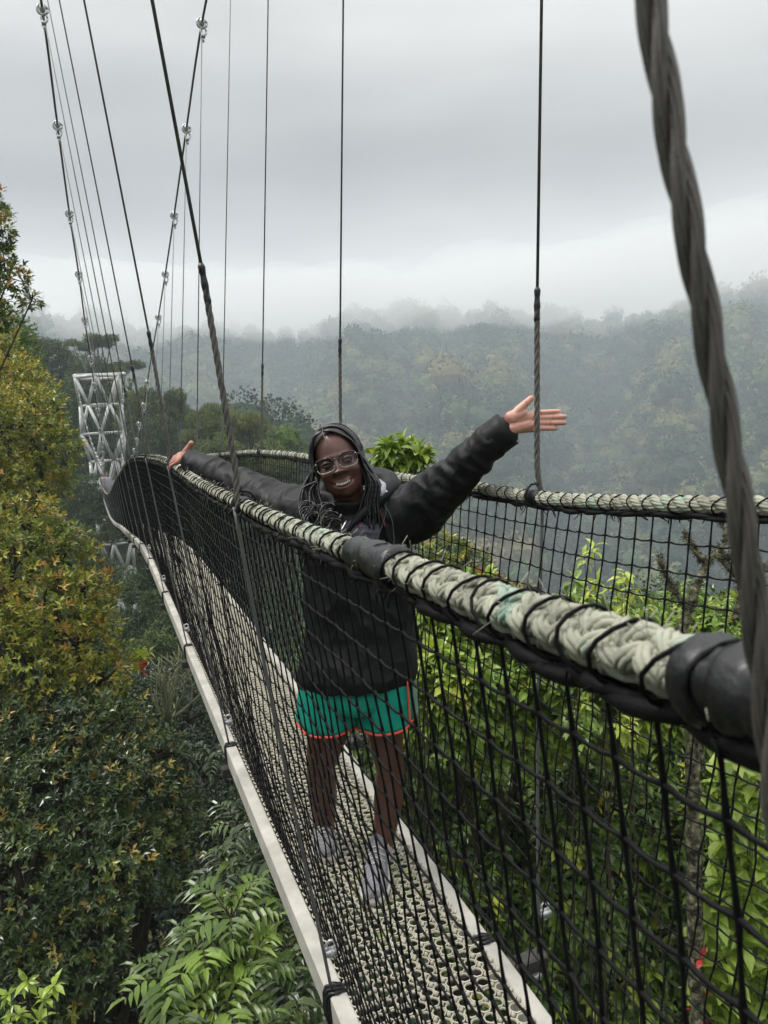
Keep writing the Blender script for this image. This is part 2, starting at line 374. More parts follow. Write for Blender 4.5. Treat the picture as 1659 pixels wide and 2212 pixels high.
for fr, fb, sd_ in ((RAIL_L, botL, 11), (RAIL_R, botR, 21)):
    mb = net(under(fr, .019), fb, -.55, 5.0, .054, 23, .0019, 3, 1.45, sd_)
    o = mb.obj('side_net', MT['cord'], bridge)
    mb = net(under(fr, .024), fb, 5.0, 24, .052, 24, .0026, 1, 1.0, sd_+1)
    mb2 = net(under(fr, .024), fb, 24, YT-.3, .12, 12, .005, 1, 1.0, sd_+2)
    mb.V += mb2.V; mb.Q += [q+mb.n for q in mb2.Q]; mb.T += [t+mb.n for t in mb2.T]; mb.A += mb2.A; mb.n += mb2.n
    mb.obj('side_net', MT['cord'], bridge)

# deck: side beams in bays, cross bars, perforated cream mat
edges = [-1.3]+[T(i) for i in range(0, 9)]
for x, sg in ((.455, -1), (.900, 1)):
    for i in range(len(edges)-1):
        a0 = deck(x, edges[i])+A(0, .012, 0); b0 = deck(x+.004*math.sin(i*2.1), edges[i+1])-A(0, .012, 0)
        MB().add(*bevelbar(a0, b0, .046, .085, bev=.09)).obj('side_beam', MT['alu'], bridge, smooth=False)
    Yf = np.arange(T(8), YT, BAY); mb = MB()
    for y in Yf: mb.add(*bevelbar(deck(x, y), deck(x, min(y+BAY-.03, YT)), .046, .085))
    mb.obj('side_beam', MT['alu'], bridge, smooth=False)
    # straps where a hanger passes round the beam
    for i in range(0, 9):
        c = deck(x, T(i)); mb = MB(); t = np.linspace(0, 2*PI, 13)
        for k in range(3):
            sq = np.stack([np.sign(np.cos(t))*np.abs(np.cos(t))**.5*.0275, .014*(k-1)+.004*np.sin(t*3+k), np.sign(np.sin(t))*np.abs(np.sin(t))**.5*.047], -1)+c
            mb.add(*tubes(sq, .007, 6))
        mb.obj('strap', MT['tape'], bridge)
for i in range(0, NH-1):
    y = T(i)
    MB().add(*bevelbar(deck(.40, y)+A(0, 0, -.075), deck(1.09 if i < 3 else .96, y)+A(0, 0, -.075), .05, .045)).obj('cross_bar', MT['cross'], bridge, smooth=False)
# mat: square cells with round holes, raised corner studs
def mat_mesh(y0, y1, c, nseg, hole, studs):
    nx = int(round((.878-.478)/c)); c = (.878-.478)/nx; ny = int((y1-y0)/c)
    t = (np.arange(nseg)+.5)*2*PI/nseg
    inn = np.stack([np.cos(t), np.sin(t)], -1)*hole*c; 
    sqr = np.stack([np.cos(t), np.sin(t)], -1); sqr = sqr/np.abs(sqr).max(1, keepdims=True)*c*.5
    th = .007
    k = nseg; tmpl = np.concatenate([np.c_[sqr, np.full(k, -.0015)], np.c_[(inn*1.12), np.full(k, .0005)], np.c_[inn, np.full(k, -.003)], np.c_[inn*1.05, np.full(k, -th)]])
    i = np.arange(k); j = (i+1) % k
    q = np.concatenate([np.stack([i+r*k, j+r*k, j+(r+1)*k, i+(r+1)*k], -1) for r in range(3)])
    gx, gy = np.meshgrid(np.arange(nx), np.arange(ny), indexing='ij'); gx = gx.ravel(); gy = gy.ravel()
    cx = .478+(gx+.5)*c+.0*gy; cyy = y0+(gy+.5)*c
    Cc = deck(0, cyy); Cc[:, 0] = cx; Cc[:, 2] += .038+.006*fnoise(np.stack([cx, cyy], -1), 6, 5)-.010*np.cos((cx-.678)/.2*PI)*.5
    V = (Cc[:, None]+tmpl[None]); n = len(Cc)
    Q = (q[None]+(np.arange(n)*len(tmpl))[:, None, None]).reshape(-1, 4)
    mb = MB(); mb.add(V.reshape(-1, 3), Q)
    if studs:
        S, sq = sphere((0, 0, 0), (c*.17, c*.17, .0075), 8, 5)
        P = Cc+A(c*.5, c*.5, 0); g = np.random.default_rng(3); P = P+g.normal(0, .0008, P.shape)
        V = P[:, None]+S[None]; Q = (sq[None]+(np.arange(len(P))*len(S))[:, None, None]).reshape(-1, 4); mb.add(V.reshape(-1, 3), Q)
    return mb
mb = mat_mesh(-.6, 9, .036, 8, .42, True)
mb2 = mat_mesh(9, 30, .05, 6, .36, False)
for m_ in (mb2,):
    mb.V += m_.V; mb.Q += [q+mb.n for q in m_.Q]; mb.A += m_.A; mb.n += m_.n
for y in np.arange(30, YT, .3): mb.add(*bevelbar(deck(.48, y)+A(0, 0, .03), deck(.875, y)+A(0, 0, .03), .22, .015))
mb.obj('deck_mat', MT['mat'], bridge)
# ladder rungs under the mat
for y in np.arange(-.6, 12, .30): MB().add(*bevelbar(deck(.475, y)-A(0, 0, .01), deck(.88, y)-A(0, 0, .01), .03, .02)).obj('rung', MT['cross'], bridge, smooth=False)

# main cables with a shackle at each hanger
def torus(c, R, r, Rm=None, nu=14, nv=6, arc=2*PI):
    t = np.linspace(0, arc, nu); p = np.stack([R*np.cos(t), 0*t, R*np.sin(t)], -1)
    if Rm is not None: p = p@np.asarray(Rm).T
    return tubes(p+np.asarray(c, float), r, nv)
def shackle_mb(s=1.):
    mb = MB()
    mb.add(*torus((0, 0, 0), .034*s, .010*s)); mb.add(*sphere((0, 0, .006*s), (.022*s, .03*s, .026*s)))
    mb.add(*torus((.006*s, 0, -.055*s), .020*s, .0075*s, Rm=[[1, 0, 0], [0, 1, 0], [0, 0, 1.5]]))
    mb.add(*bevelbar((0, -.02*s, -.09*s), (0, .02*s, -.09*s), .03*s, .02*s)); mb.add(*sphere((.0, 0, -.115*s), (.010*s, .010*s, .02*s)))
    return mb
sh_me = shackle_mb(1.35).mesh('shackle'); sh_me.materials.append(MT['clamp'])
cl = MB()
for dz in (0,):
    cl.add(*torus((0, 0, .01), .013, .0045, nu=12, arc=2*PI)); cl.add(*box((0, .0, -.008), (.016, .010, .008)))
    cl.add(*torus((.004, .002, -.018), .011, .0042, nu=12)); cl.add(*sphere((-.013, .0, .004), .007, 8, 5)); cl.add(*sphere((.015, 0, -.02), .006, 8, 5))
cl_me = cl.mesh('rope_clamp'); cl_me.materials.append(MT['clamp'])
for S, (fr, fc) in enumerate(((RAIL_L, CAB_L), (RAIL_R, CAB_R))):
    sg = -1 if S == 0 else 1
    cab = MB().add(*tubes(fc(np.linspace(-8, YT, 240)), .012, 8)).obj('main_cable', MT['wire'], bridge)
    for i in range(0, NH-1):
        y = T(i); p0 = fr(y); p1 = fc(y)
        if i >= 5:
            s_ = link('shackle', sh_me, cab, tuple(p1))
        mb = MB(); bx = .447 if S == 0 else (1.072 if i < 3 else .95)
        foot = deck(bx, y)+A(0, 0, .03 if S == 0 else -.06)
        off = A(.026*sg, 0, 0)
        tp = p0+A(0, 0, .02)
        if i == 0 and S == 0:
            bend = UY(1405, 0, y); d = (bend-UY(1640, 1450, y)); low = UY(1668, 1640, y)
            low2 = low-nrm(d)*.30
            nr = .86; path = spline([UY(1700, 1990, y)*nr, UY(1672, 1700, y)*nr, UY(1645, 1450, y)*nr, UY(1602, 1130, y)*nr, UY(1515, 640, y)*nr, bend*nr, (bend+d*1.0)*nr+A(.01, 0, 0)], 200)
            mb.add(*twist(path, .0033, .0028, .12, 3, 5, .0025, wires=7, ph=2.0))
            mb.obj('hanger_cable', MT['steel_rope'], bridge)
            continue
        sl = .50 if i < 7 else 0
        u = nrm(p1-tp)
        if i < 3:
            mb.add(*twist(np.array([p0+off*.8-A(0, 0, .01), tp+u*.06+off*.3, tp+u*sl]), .0034, .0045, .085, 3, 5, .004, wires=7))
        elif sl: mb.add(*twist(np.array([p0, tp+u*sl]), .004, .0045, .1, 3, 5, .01))
        mb.add(*tubes(np.stack([tp+u*(sl-.02 if sl else 0), (tp+u*sl+p1)/2, p1]), .0042 if i < 5 else .0055, 6))
        k = MB().add(*tubes(spline([p0+off, (p0*.55+foot*.45)+off*(.2 if S else .7), foot], 24), .0045, 6))
        h = mb.obj('hanger_cable', MT['steel_rope'] if i < 4 else MT['wire'], bridge)
        k.obj('lower_cable', MT['wire'], h)
        if sl and i < 5:  # tape over the splice and wrapping at the rail
            c = tp+u*np.linspace(sl-.045, sl+.05, 12)[:, None]; rr_ = .0082+.0010*np.sin(np.arange(12)*1.3+i); rr_[0] = rr_[-1] = .0055
            MB().add(*tubes(c, rr_, 8)).obj('tape_wrap', MT['tape'], h)
        if i < 6:
            c = fr(np.linspace(y-.03, y+.03, 8)); MB().add(*tubes(c, .0205+.002*np.sin(np.arange(8)*2.3+i), 10)).add(*torus(p0+A(0, 0, .008), .027, .004, Rm=[[1, 0, 0], [0, 1, 0], [0, 0, 1.1]])).obj('tape_wrap', MT['tape'], h)
            for dz in ((.13,) if S == 0 else (.13, -.055 if i == 1 else .0)):
                q = foot*(1)+A(-.006*sg if S == 0 else 0, 0, dz)
                if S == 1: q[0] += .03*dz/.13
                link('clamp', cl_me, h, tuple(q))
# taped splices on the left rail
for (y0, y1, rr_, mm) in ((.83, 1.0, .0262, 'tape'), (.25, .328, .0245, 'tape')):
    Y = np.linspace(y0, y1, 22); c = RAIL_L(Y); r = rr_*(1+.05*np.sin(np.arange(22)*.8)+.02*np.sin(np.arange(22)*1.9)); r[0] = r[-1] = .0215
    if y0 > .5: r *= np.linspace(1, .84, 22)
    V, q, t = tubes(c, r, 22); V = V+.0022*np.stack([fnoise(V, 90, 3), 0*V[:, 0], fnoise(V, 80, 4)], -1)
    MB().add(V, q, t).obj('tape_wrap', MT['tape'], bridge)

# ------------------------------------------------------------------ far tower
MT['white_steel'] = mat('white_painted_steel', (.52, .52, .50), .5, .4, .1, noise=(1.6, .35))
tcx = UY(211, 815, YT)
tower = thing('lattice_tower', 'white lattice steel tower of diagonal tubes at the far end of the bridge', 'tower', (tcx[0], YT, -34))
def bar_obj(name, p0, p1, r, parent): return MB().add(*tubes(np.array([p0, p1]), r, 8)).obj(name, MT['white_steel'], parent)
lv = [tcx[2]-1.95*k for k in range(0, 20)]
def ring_pts(k):
    R_ = 1.60 if k % 2 == 0 else 1.36
    if k >= 3: R_ *= .80
    return [np.array([tcx[0]+R_*math.sin(PI/3*(j+.5*(k % 2))+.12), YT+R_*math.cos(PI/3*(j+.5*(k % 2))+.12), lv[k]]) for j in range(6)]
for k in range(len(lv)):
    P = ring_pts(k); mb = MB()
    for j in range(6): mb.add(*tubes(np.array([P[j], P[(j+1) % 6]]), .12 if k == 0 else .085, 8))
    mb.obj('ring_beam', MT['white_steel'], tower)
    if k < len(lv)-1:
        Q_ = ring_pts(k+1); mb = MB()
        for j in range(6):
            if P[j][1] > YT+.9: continue
            mb.add(*tubes(np.array([P[j], Q_[j if k % 2 == 0 else (j+1) % 6]]), .11, 8))
            mb.add(*tubes(np.array([P[j], Q_[(j-1) % 6 if k % 2 == 0 else j]]), .11, 8))
        mb.obj('diagonal_brace', MT['white_steel'], tower)
cap = MB()
for x in (-.45, 2.72): cap.add(*sphere((x, YT, 4.98), (.2, .25, .16)))
cap.add(*bevelbar((-.45, YT, 5.0), (2.72, YT, 5.0), .28, .22)); cap.obj('head_beam', MT['white_steel'], tower)
mb = MB()
for dz, w in ((0, 4.4), (.45, 4.0), (.9, 3.4)):
    zz = -3.45+dz*1.1; mb.add(*bevelbar((tcx[0]-w/2, YT-1.6, zz), (tcx[0]+w/2*.8, YT-1.6, zz), .16, .12)); mb.add(*bevelbar((tcx[0]-w/2, YT+1.6, zz), (tcx[0]+w/2*.8, YT+1.6, zz), .16, .12))
for x in (-1.8, -.8, .4, 1.3): mb.add(*bevelbar((tcx[0]+x, YT-1.6, -3.4), (tcx[0]+x, YT+1.6, -3.4), .14, .1)); mb.add(*bevelbar((tcx[0]+x, YT-1.6, -3.4), (tcx[0]+x, YT-1.6, -2.45), .06, .06, (0, 1, 0)))
mb.obj('platform', MT['white_steel'], tower)

# ------------------------------------------------------------------ terrain: one sheet
def sst(a, b, x): t = np.clip((x-a)/(b-a), 0, 1); return t*t*(3-2*t)
def azi(x, y): return np.degrees(np.arctan2(x, y))
def far_h(az, r):
    """the forested hill across the valley"""
    topel = np.interp(az, [-40, -8, 0, 6, 10, 14, 18, 22, 27, 32, 37, 43, 60], [120, 100, 90, 84, 86, 80, 80, 86, 86, 78, 70, 66, 74])
    rid = (16*np.sin(np.radians(az*15+r*.16+20))+12*np.sin(np.radians(az*31-r*.30+40))+6*np.sin(np.radians(az*67+r*.5)))*1.35*np.interp(r, [250, 450, 640], [1., 1., .25])+10
    w = sst(240, 330, r)*(1-sst(640, 760, r)*.4)
    zf = -78+(topel+78)*np.clip((r-250)/430, 0, 1)**.92+(rid-14)*w
    return np.where(zf > 88, 88+18*np.tanh((zf-88)/18), zf)
def terr(x, y):
    r = np.hypot(x, y); az = azi(x, y)
    near = -14.-.06*np.clip(x, -40, 60)-.10*np.clip(r, 0, 60)+1.3*fnoise(np.stack([x, y], -1), .16, 9)
    crest = np.interp(az, [-180, -60, -20, -5, 5, 14, 20, 27, 60, 180], [14, 14, 9, 2, -6, -13, -24, -48, -70, 10])
    z = near*(1-sst(50, 115, r))+crest*sst(50, 115, r)
    z = z*(1-sst(125, 235, r))+(-80)*sst(125, 235, r)
    zf = far_h(az, r)
    k = sst(235, 270, r)
    back = sst(75, 110, np.abs(az-10))
    zz = z*(1-k)+zf*k+2.2*fnoise(np.stack([x, y], -1), .05, 4)*sst(60, 200, r)
    return zz
az_ = np.radians(np.linspace(-180, 180, 361)); r_ = np.concatenate([np.linspace(.5, 60, 40), np.linspace(64, 300, 60), np.linspace(306, 820, 90), np.linspace(900, 3000, 12)])
Rg, Ag = np.meshgrid(r_, az_, indexing='ij'); X = Rg*np.sin(Ag); Y = Rg*np.cos(Ag); Zg = terr(X, Y)
idx = np.arange(Rg.size).reshape(Rg.shape)
q = np.stack([idx[:-1, :-1], idx[1:, :-1], idx[1:, 1:], idx[:-1, 1:]], -1).reshape(-1, 4)
MT['ground'] = mat('forest_floor', (.03, .035, .018), .95, .1, noise=(.35, .5), ramp=[(.3, (.012, .016, .008)), (.55, (.03, .042, .018)), (.75, (.05, .05, .028))], bump=(1.2, .6, .3))
cV = np.array([[0, 0, float(terr(np.array(0.), np.array(.5)))]])
mb = MB(); mb.add(np.stack([X, Y, Zg], -1).reshape(-1, 3), q[:, ::-1]); 
n0 = mb.n; mb.add(cV); mb.T.append(np.array([[n0, idx[0, i+1], idx[0, i]] for i in range(360)]))
tag(mb.obj('terrain', MT['ground']), kind='structure')

# ------------------------------------------------------------------ leaves
def leaf_tmpl(kind):
    """unit leaf along +x, face up +z, returns V, Q"""
    if kind == 'kite':
        return np.array([[0, 0, 0], [.45, .22, .05], [1, 0, -.10], [.45, -.22, .05]]), np.array([[0, 3, 2, 1]])
    if kind == 'fine':
        xs = [0, .25, .6, 1.]; ws = [.012, .17, .19, .0]; zs = [0, .05, .03, -.14]; V = []
        for x, w, z in zip(xs, ws, zs): V += [[x, w, z+w*.35], [x, 0, z], [x, -w, z+w*.35]]
        Q = []
        for i in range(3):
            for j in range(2): a = i*3+j; Q.append([a, a+3, a+4, a+1][::-1])
        return np.array(V), np.array(Q)
def place_leaves(base, ax, upv, L, kind, width=1., curl=None):
    """base [n,3], ax unit dir, upv approx normal, L length [n]"""
    V, Q = leaf_tmpl(kind); n = len(base)
    ax = nrm(ax); s = nrm(np.cross(upv, ax)); z = np.cross(ax, s)
    Vn = base[:, None]+L[:, None, None]*(V[None, :, 0:1]*ax[:, None]+width*V[None, :, 1:2]*s[:, None]+V[None, :, 2:3]*z[:, None])
    return Vn.reshape(-1, 3), (Q[None]+(np.arange(n)*len(V))[:, None, None]).reshape(-1, 4), len(V)
def shoots(g, P, D, k, L, kind='kite', width=1., droop=.25, spread=1., tint=None, stem=0.):
    """whorls of k leaves at the shoot tips P with directions D"""
    n = len(P); D = nrm(D); r = nrm(np.cross(D, A(.3, .2, 1.)+0*D)); t = np.cross(D, r)
    ang = g.uniform(0, 2*PI, (n, 1))+np.arange(k)[None]*2.4; op = spread*(.35+.85*(np.arange(k)[None]/max(k-1, 1)))+g.normal(0, .15, (n, k))
    rad = r[:, None]*np.cos(ang)[..., None]+t[:, None]*np.sin(ang)[..., None]
    ax = D[:, None]*np.cos(op)[..., None]+rad*np.sin(op)[..., None]; ax[..., 2] -= droop*g.uniform(.3, 1.3, (n, k))
    Ls = L*g.uniform(.65, 1.15, (n, k))
    b = P[:, None]-D[:, None]*(np.arange(k)[None, :, None]/k)*L*stem+0*ax
    tt = (np.zeros(n) if tint is None else tint)[:, None]+g.normal(0, .05, (n, k))
    # youngest leaves (first of the whorl) are the tip colour
    V, Q, m = place_leaves(b.reshape(-1, 3), ax.reshape(-1, 3), (nrm(D[:, None]+A(0, 0, .6))+g.normal(0, .25, ax.shape)).reshape(-1, 3), Ls.ravel(), kind, width)
    return V, Q, np.repeat(np.clip(tt, 0, 1).ravel(), m)
def lobes_pts(g, lobes, dens, inner=.25):
    """shoot positions spread over lumpy lobes: (centre, radius or 3 radii)"""
    Ps, Ds = [], []
    for c, r in lobes:
        r = np.broadcast_to(np.asarray(r, float), (3,)); n = int(dens*(r.prod())**(2/3.)*12.6)
        d = nrm(g.normal(size=(n, 3))); d = d[d[:, 2] > -.75]; n = len(d)
        rad = 1-inner*g.random(n)**.7-.0; bump = 1+.24*fnoise(d, 3.2, int(g.integers(1e6)))+.09*fnoise(d, 8, int(g.integers(1e6)))
        P = np.asarray(c)+d*r*(rad*bump)[:, None]
        Ps.append(P); Ds.append(nrm(d/r*r.mean()+A(0, 0, .5)+g.normal(0, .35, d.shape)))
    P = np.concatenate(Ps); D = np.concatenate(Ds)
    keep = np.ones(len(P), bool)   # drop shoots buried deep inside a neighbouring lobe
    for c, r in lobes:
        r = np.broadcast_to(np.asarray(r, float), (3,)); keep &= (((P-np.asarray(c))/r)**2).sum(1) > .36
    return P[keep], D[keep]
def limbs(g, root, lobes, r0, parent, m, name='trunk', lean=0.):
    """trunk from root, limbs to each lobe"""
    cs = np.array([np.asarray(c, float) for c, _ in lobes]); cen = cs.mean(0); fork = root+(cen-root)*.6
    mb = MB(); path = spline([root, root+(fork-root)*.5+g.normal(0, .03, 3)*np.linalg.norm(fork-root), fork], 14)
    mb.add(*tubes(path, np.linspace(r0, r0*.6, 14), 9))
    for (c, r) in lobes:
        c = np.asarray(c, float); R_ = float(np.mean(r)); mid = fork+(c-fork)*.5+g.normal(0, .08*R_, 3)
        mb.add(*tubes(spline([fork, mid, c], 8), np.linspace(r0*.42, r0*.16, 8), 6))
        e = c+nrm(g.normal(size=(7, 3))+A(0, 0, .4))*R_*.86
        for q_ in e: mb.add(*tubes(spline([c, (c+q_)/2+g.normal(0, .07*R_, 3), q_], 6), np.linspace(r0*.14, r0*.03, 6), 5))
    return mb.obj(name, m, parent)
def leafmat(name, stops, rough=.33, transl=.22, spec=.65):
    return mat(name, (0, 0, 0), rough, spec, tint=stops, transl=transl, noise=(3.1, .22))
MT['bark'] = mat('bark', (.042, .034, .025), .9, .2, noise=(9, .45), bump=(30, .8, .02))
MT['mossy'] = mat('lichen_bark', (.2, .2, .15), .95, .1, noise=(22, .4), ramp=[(.38, (.03, .027, .02)), (.50, (.10, .095, .06)), (.62, (.24, .24, .15)), (.72, (.36, .36, .26))], bump=(60, 1., .01))
LM = {}
LM['orange'] = leafmat('glossy_leaf_copper_tips', [(0, (.022, .044, .014)), (.30, (.060, .105, .020)), (.50, (.20, .25, .032)), (.68, (.40, .38, .05)), (.84, (.50, .32, .06)), (1, (.40, .15, .06))])
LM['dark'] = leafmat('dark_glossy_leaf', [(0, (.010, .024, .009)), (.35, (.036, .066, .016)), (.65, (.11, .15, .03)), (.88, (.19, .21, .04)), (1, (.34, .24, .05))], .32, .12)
LM['lime'] = leafmat('light_green_leaf', [(0, (.030, .060, .016)), (.3, (.085, .145, .028)), (.6, (.22, .33, .045)), (.85, (.40, .50, .07)), (1, (.55, .55, .09))], .38, .3)
LM['mid'] = leafmat('canopy_leaf', [(0, (.022, .044, .016)), (.4, (.060, .095, .026)), (.7, (.14, .165, .038)), (1, (.26, .25, .06))], .6, .18, .3)
LM['red'] = leafmat('red_flower', [(0, (.35, .03, .03)), (.5, (.60, .05, .04)), (1, (.65, .14, .07))], .5, .3)

def tree(name, label, cat, seed, lobes, root, r0, leaf, L, k, dens, kind='kite', width=1., tint=(.35, .25), tips=0., tipv=.85, droop=.25, inner=.3, group=None, flowers=0, bark='bark', spread=1., crown='crown'):
    g = np.random.default_rng(seed); root = np.asarray(root, float)
    t = thing(name, label, cat, tuple(root), group)
    P, D = lobes_pts(g, lobes, dens, inner)
    clump = fnoise(P, 1.6/np.mean([np.mean(r) for _, r in lobes]), seed+3)*.5
    tn = tint[0]+tint[1]*clump+g.normal(0, .07, len(P))
    zs = np.array([np.mean(r) for _, r in lobes]).mean(); hi = D[:, 2]
    if tips: tn = np.where((g.random(len(P)) < tips*(.35+.9*np.clip(hi, 0, 1))*(1+.9*fnoise(P, 2.3/zs, seed+8))), tipv+g.normal(0, .1, len(P)), tn)
    mb = MB(); V, Q, a = shoots(g, P, D, k, L, kind, width, droop, spread, tn, stem=.9); mb.add(V, Q, tint=a)
    mb.obj(crown, LM[leaf], t, smooth=False)
    limbs(g, root, lobes, r0, t, MT[bark])
    if flowers:
        i = g.choice(len(P), flowers, replace=False)
        for j in i:
            pf = P[j]+D[j]*L*.5+g.normal(0, L*.45, (6, 3)); V, Q, a = shoots(g, pf, np.tile(D[j], (6, 1)), 6, L*.55, 'kite', .8, .1, 1.2, g.random(6))
            MB().add(V, Q, tint=a).obj('flower', LM['red'], t, smooth=False)
    return t
def down(p, dz): p = np.array(p, float); p[2] -= dz; return p
def lob(x, y, Z, r): return (UZ(x, y, Z), r)

# ------------------------------------------------------------------ vegetation on the left
g0 = np.random.default_rng(5)
gnd = lambda p: A(p[0], p[1], float(terr(np.array(p[0]), np.array(p[1]))) )
# tall tree entering the frame at the upper left
tree('broadleaf_tree', 'tree with sparse copper-tipped crown against the sky at the upper left edge', 'tree', 31,
     [lob(-110, 480, 9, .52), lob(-45, 560, 9.2, .42), lob(-60, 650, 9, .45), lob(-25, 440, 9, .26), lob(20, 600, 9, .30), lob(68, 650, 9.1, .17), lob(0, 680, 9.2, .16), lob(0, 500, 9, .2), lob(-160, 600, 9, .7), lob(-12, 520, 9, .24)],
     gnd(UZ(-1500, 1300, 9)), .06, 'orange', .085, 7, 95, tint=(.34, .22), tips=.3, tipv=.7, inner=.55)
tree('broadleaf_tree', 'dense tree with yellow and copper young leaves, left edge behind the fullest orange crown', 'tree', 32,
     [lob(-40, 790, 13, .9), lob(25, 850, 12.5, .70), lob(75, 900, 12, .55), lob(95, 985, 11.6, .58), lob(0, 960, 11.5, .9), lob(60, 1040, 11.4, .6), lob(-70, 900, 12, 1.1), lob(-60, 1080, 11, .9)],
     gnd(UZ(-120, 1900, 12)), .2, 'orange', .085, 7, 85, tint=(.52, .22), tips=.5, tipv=.66)
tree('broadleaf_tree', 'bushy tree with orange and yellow leaf tips beside the lower lattice tower', 'tree', 33,
     [lob(60, 1150, 9.5, .5), lob(130, 1210, 9.4, .45), lob(180, 1290, 9.1, .42), lob(110, 1330, 8.8, .6), lob(20, 1260, 9, .7), lob(-60, 1200, 9.2, .8), lob(170, 1400, 8.8, .5), lob(60, 1440, 8.6, .6), lob(-50, 1400, 8.7, .8), lob(215, 1470, 8.8, .40)],
     gnd(UZ(-60, 2200, 9)), .18, 'orange', .085, 7, 95, tint=(.54, .22), tips=.5, tipv=.69)
tree('broadleaf_tree', 'bright green leafy crown on the skyline at the left edge', 'tree', 34,
     [lob(-60, 720, 19, 1.3), lob(5, 720, 19, .75), lob(30, 770, 18, .75), lob(-20, 800, 18, 1.2)], gnd(UZ(-140, 1500, 19)), .25, 'lime', .12, 6, 38, tint=(.30, .2))
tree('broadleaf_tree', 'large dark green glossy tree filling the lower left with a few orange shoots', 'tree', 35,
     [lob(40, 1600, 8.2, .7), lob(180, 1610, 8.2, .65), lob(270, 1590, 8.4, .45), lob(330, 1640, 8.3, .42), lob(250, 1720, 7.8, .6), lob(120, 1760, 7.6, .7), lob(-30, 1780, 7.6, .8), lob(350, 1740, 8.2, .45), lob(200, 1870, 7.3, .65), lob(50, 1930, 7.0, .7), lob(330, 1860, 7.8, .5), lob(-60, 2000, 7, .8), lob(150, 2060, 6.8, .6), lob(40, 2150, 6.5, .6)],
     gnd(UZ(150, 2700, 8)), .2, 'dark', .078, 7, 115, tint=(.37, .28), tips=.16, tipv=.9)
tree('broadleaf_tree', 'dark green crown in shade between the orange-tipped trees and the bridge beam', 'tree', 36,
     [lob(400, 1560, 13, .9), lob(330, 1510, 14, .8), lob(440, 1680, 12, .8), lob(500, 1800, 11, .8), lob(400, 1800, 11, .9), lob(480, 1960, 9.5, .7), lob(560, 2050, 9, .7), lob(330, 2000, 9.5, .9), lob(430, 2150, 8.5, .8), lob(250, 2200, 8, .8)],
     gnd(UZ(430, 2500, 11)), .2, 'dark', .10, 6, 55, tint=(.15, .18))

# big lobed-leaf plants (a whorl of long leaflets each cut into fingers)
def lobed_plant(name, label, seed, heads, leaf, root, L=.34, tint=.6, cat='plant'):
    g = np.random.default_rng(seed); t = thing(name, label, cat, tuple(root)); mb = MB(); st = MB()
    for (p, sc) in heads:
        p = np.asarray(p, float); n = 9
        for j in range(n):
            a = j*2.4+g.uniform(-.3, .3); el = .75-.11*j+g.normal(0, .12)
            d = nrm(A(math.cos(a)*math.cos(el), math.sin(a)*math.cos(el), math.sin(el)+.12)); LL = L*sc*g.uniform(.75, 1.1)
            m = 6; rach = spline([p, p+d*LL*.55+A(0, 0, .02), p+d*LL-A(0, 0, LL*.28)], m+1)
            st.add(*tubes(rach, np.linspace(.006, .002, m+1), 5))
            s = nrm(np.cross(d, A(0, 0, 1))); b = []; ax = []; ls = []
            for i in range(1, m+1):
                f = i/m; w = LL*.46*math.sin(PI*(.22+.70*f))
                for sg in (-1, 1):
                    b.append(rach[i]); ax.append(nrm(s*sg*1.0+d*.75)-A(0, 0, .28+g.uniform(0, .2))); ls.append(w*g.uniform(.85, 1.1))
            b.append(rach[-1]); ax.append(d-A(0, 0, .5)); ls.append(LL*.34)
            V, Q, k = place_leaves(np.array(b), np.array(ax), np.tile(A(0, 0, 1.)+d*.2, (len(b), 1)), np.array(ls)*1.2, 'fine', .62)
            mb.add(V, Q, tint=np.clip(tint+g.normal(0, .12), 0, 1))
        q_ = np.asarray(root, float); st.add(*tubes(spline([q_+(p-q_)*.25+g.normal(0, .05, 3), q_+(p-q_)*.7+g.normal(0, .04, 3), p], 10), np.linspace(.03, .010, 10), 7))
    mb.obj('leaves', LM[leaf], t, smooth=False); st.obj('stem', MT['bark'], t)
    return t
rt_ = gnd(UZ(420, 2600, 5.5))
lobed_plant('lobed_leaf_plant', 'bright green plant with long lobed fingered leaves, bottom left beside the beam', 41,
            [(UZ(500, 1985, 5.4), .9), (UZ(440, 2060, 5.3), 1.0), (UZ(370, 2120, 5.2), .9), (UZ(540, 2100, 5.3), .8), (UZ(480, 2190, 5.), .9), (UZ(400, 2200, 5.), .8)], 'lime', rt_, .42, .42)
rt_ = gnd(UZ(520, 2500, 6.5))
lobed_plant('lobed_leaf_plant', 'dark green lobed-leaf plant above the bright one, tucked against the beam', 42,
            [(UZ(520, 1790, 7.0), 1.), (UZ(585, 1870, 6.8), 1.), (UZ(550, 1940, 6.8), 1.), (UZ(490, 1880, 7.0), 1.), (UZ(620, 2060, 6.4), 1.), (UZ(640, 2170, 6.), 1.), (UZ(590, 2200, 6.), 1.), (UZ(460, 1640, 8.5), .9)], 'dark', rt_, .36, .42)
g = np.random.default_rng(8)
P = np.array([UZ(x, y, 4.6) for x, y in ((20, 2150), (60, 2120), (100, 2160), (40, 2195), (85, 2205), (10, 2215), (118, 2130))]); sp = thing('young_shoots', 'small bright green leafy shoots in the bottom left corner', 'plant', tuple(gnd(UZ(60, 2600, 4.8))))
V, Q, a = shoots(g, P, g.normal(0, .3, P.shape)+A(0, 0, 1), 9, .10, 'fine', .9, .5, 1.3, np.full(len(P), .7)); MB().add(V, Q, tint=a).obj('leaves', LM['lime'], sp, smooth=False)
mb = MB(); b0 = np.asarray(sp.location)
for p in P: mb.add(*tubes(spline([b0, (b0+p)/2+g.normal(0, .2, 3), p], 10), np.linspace(.02, .003, 10), 5))
mb.obj('stem', MT['bark'], sp)
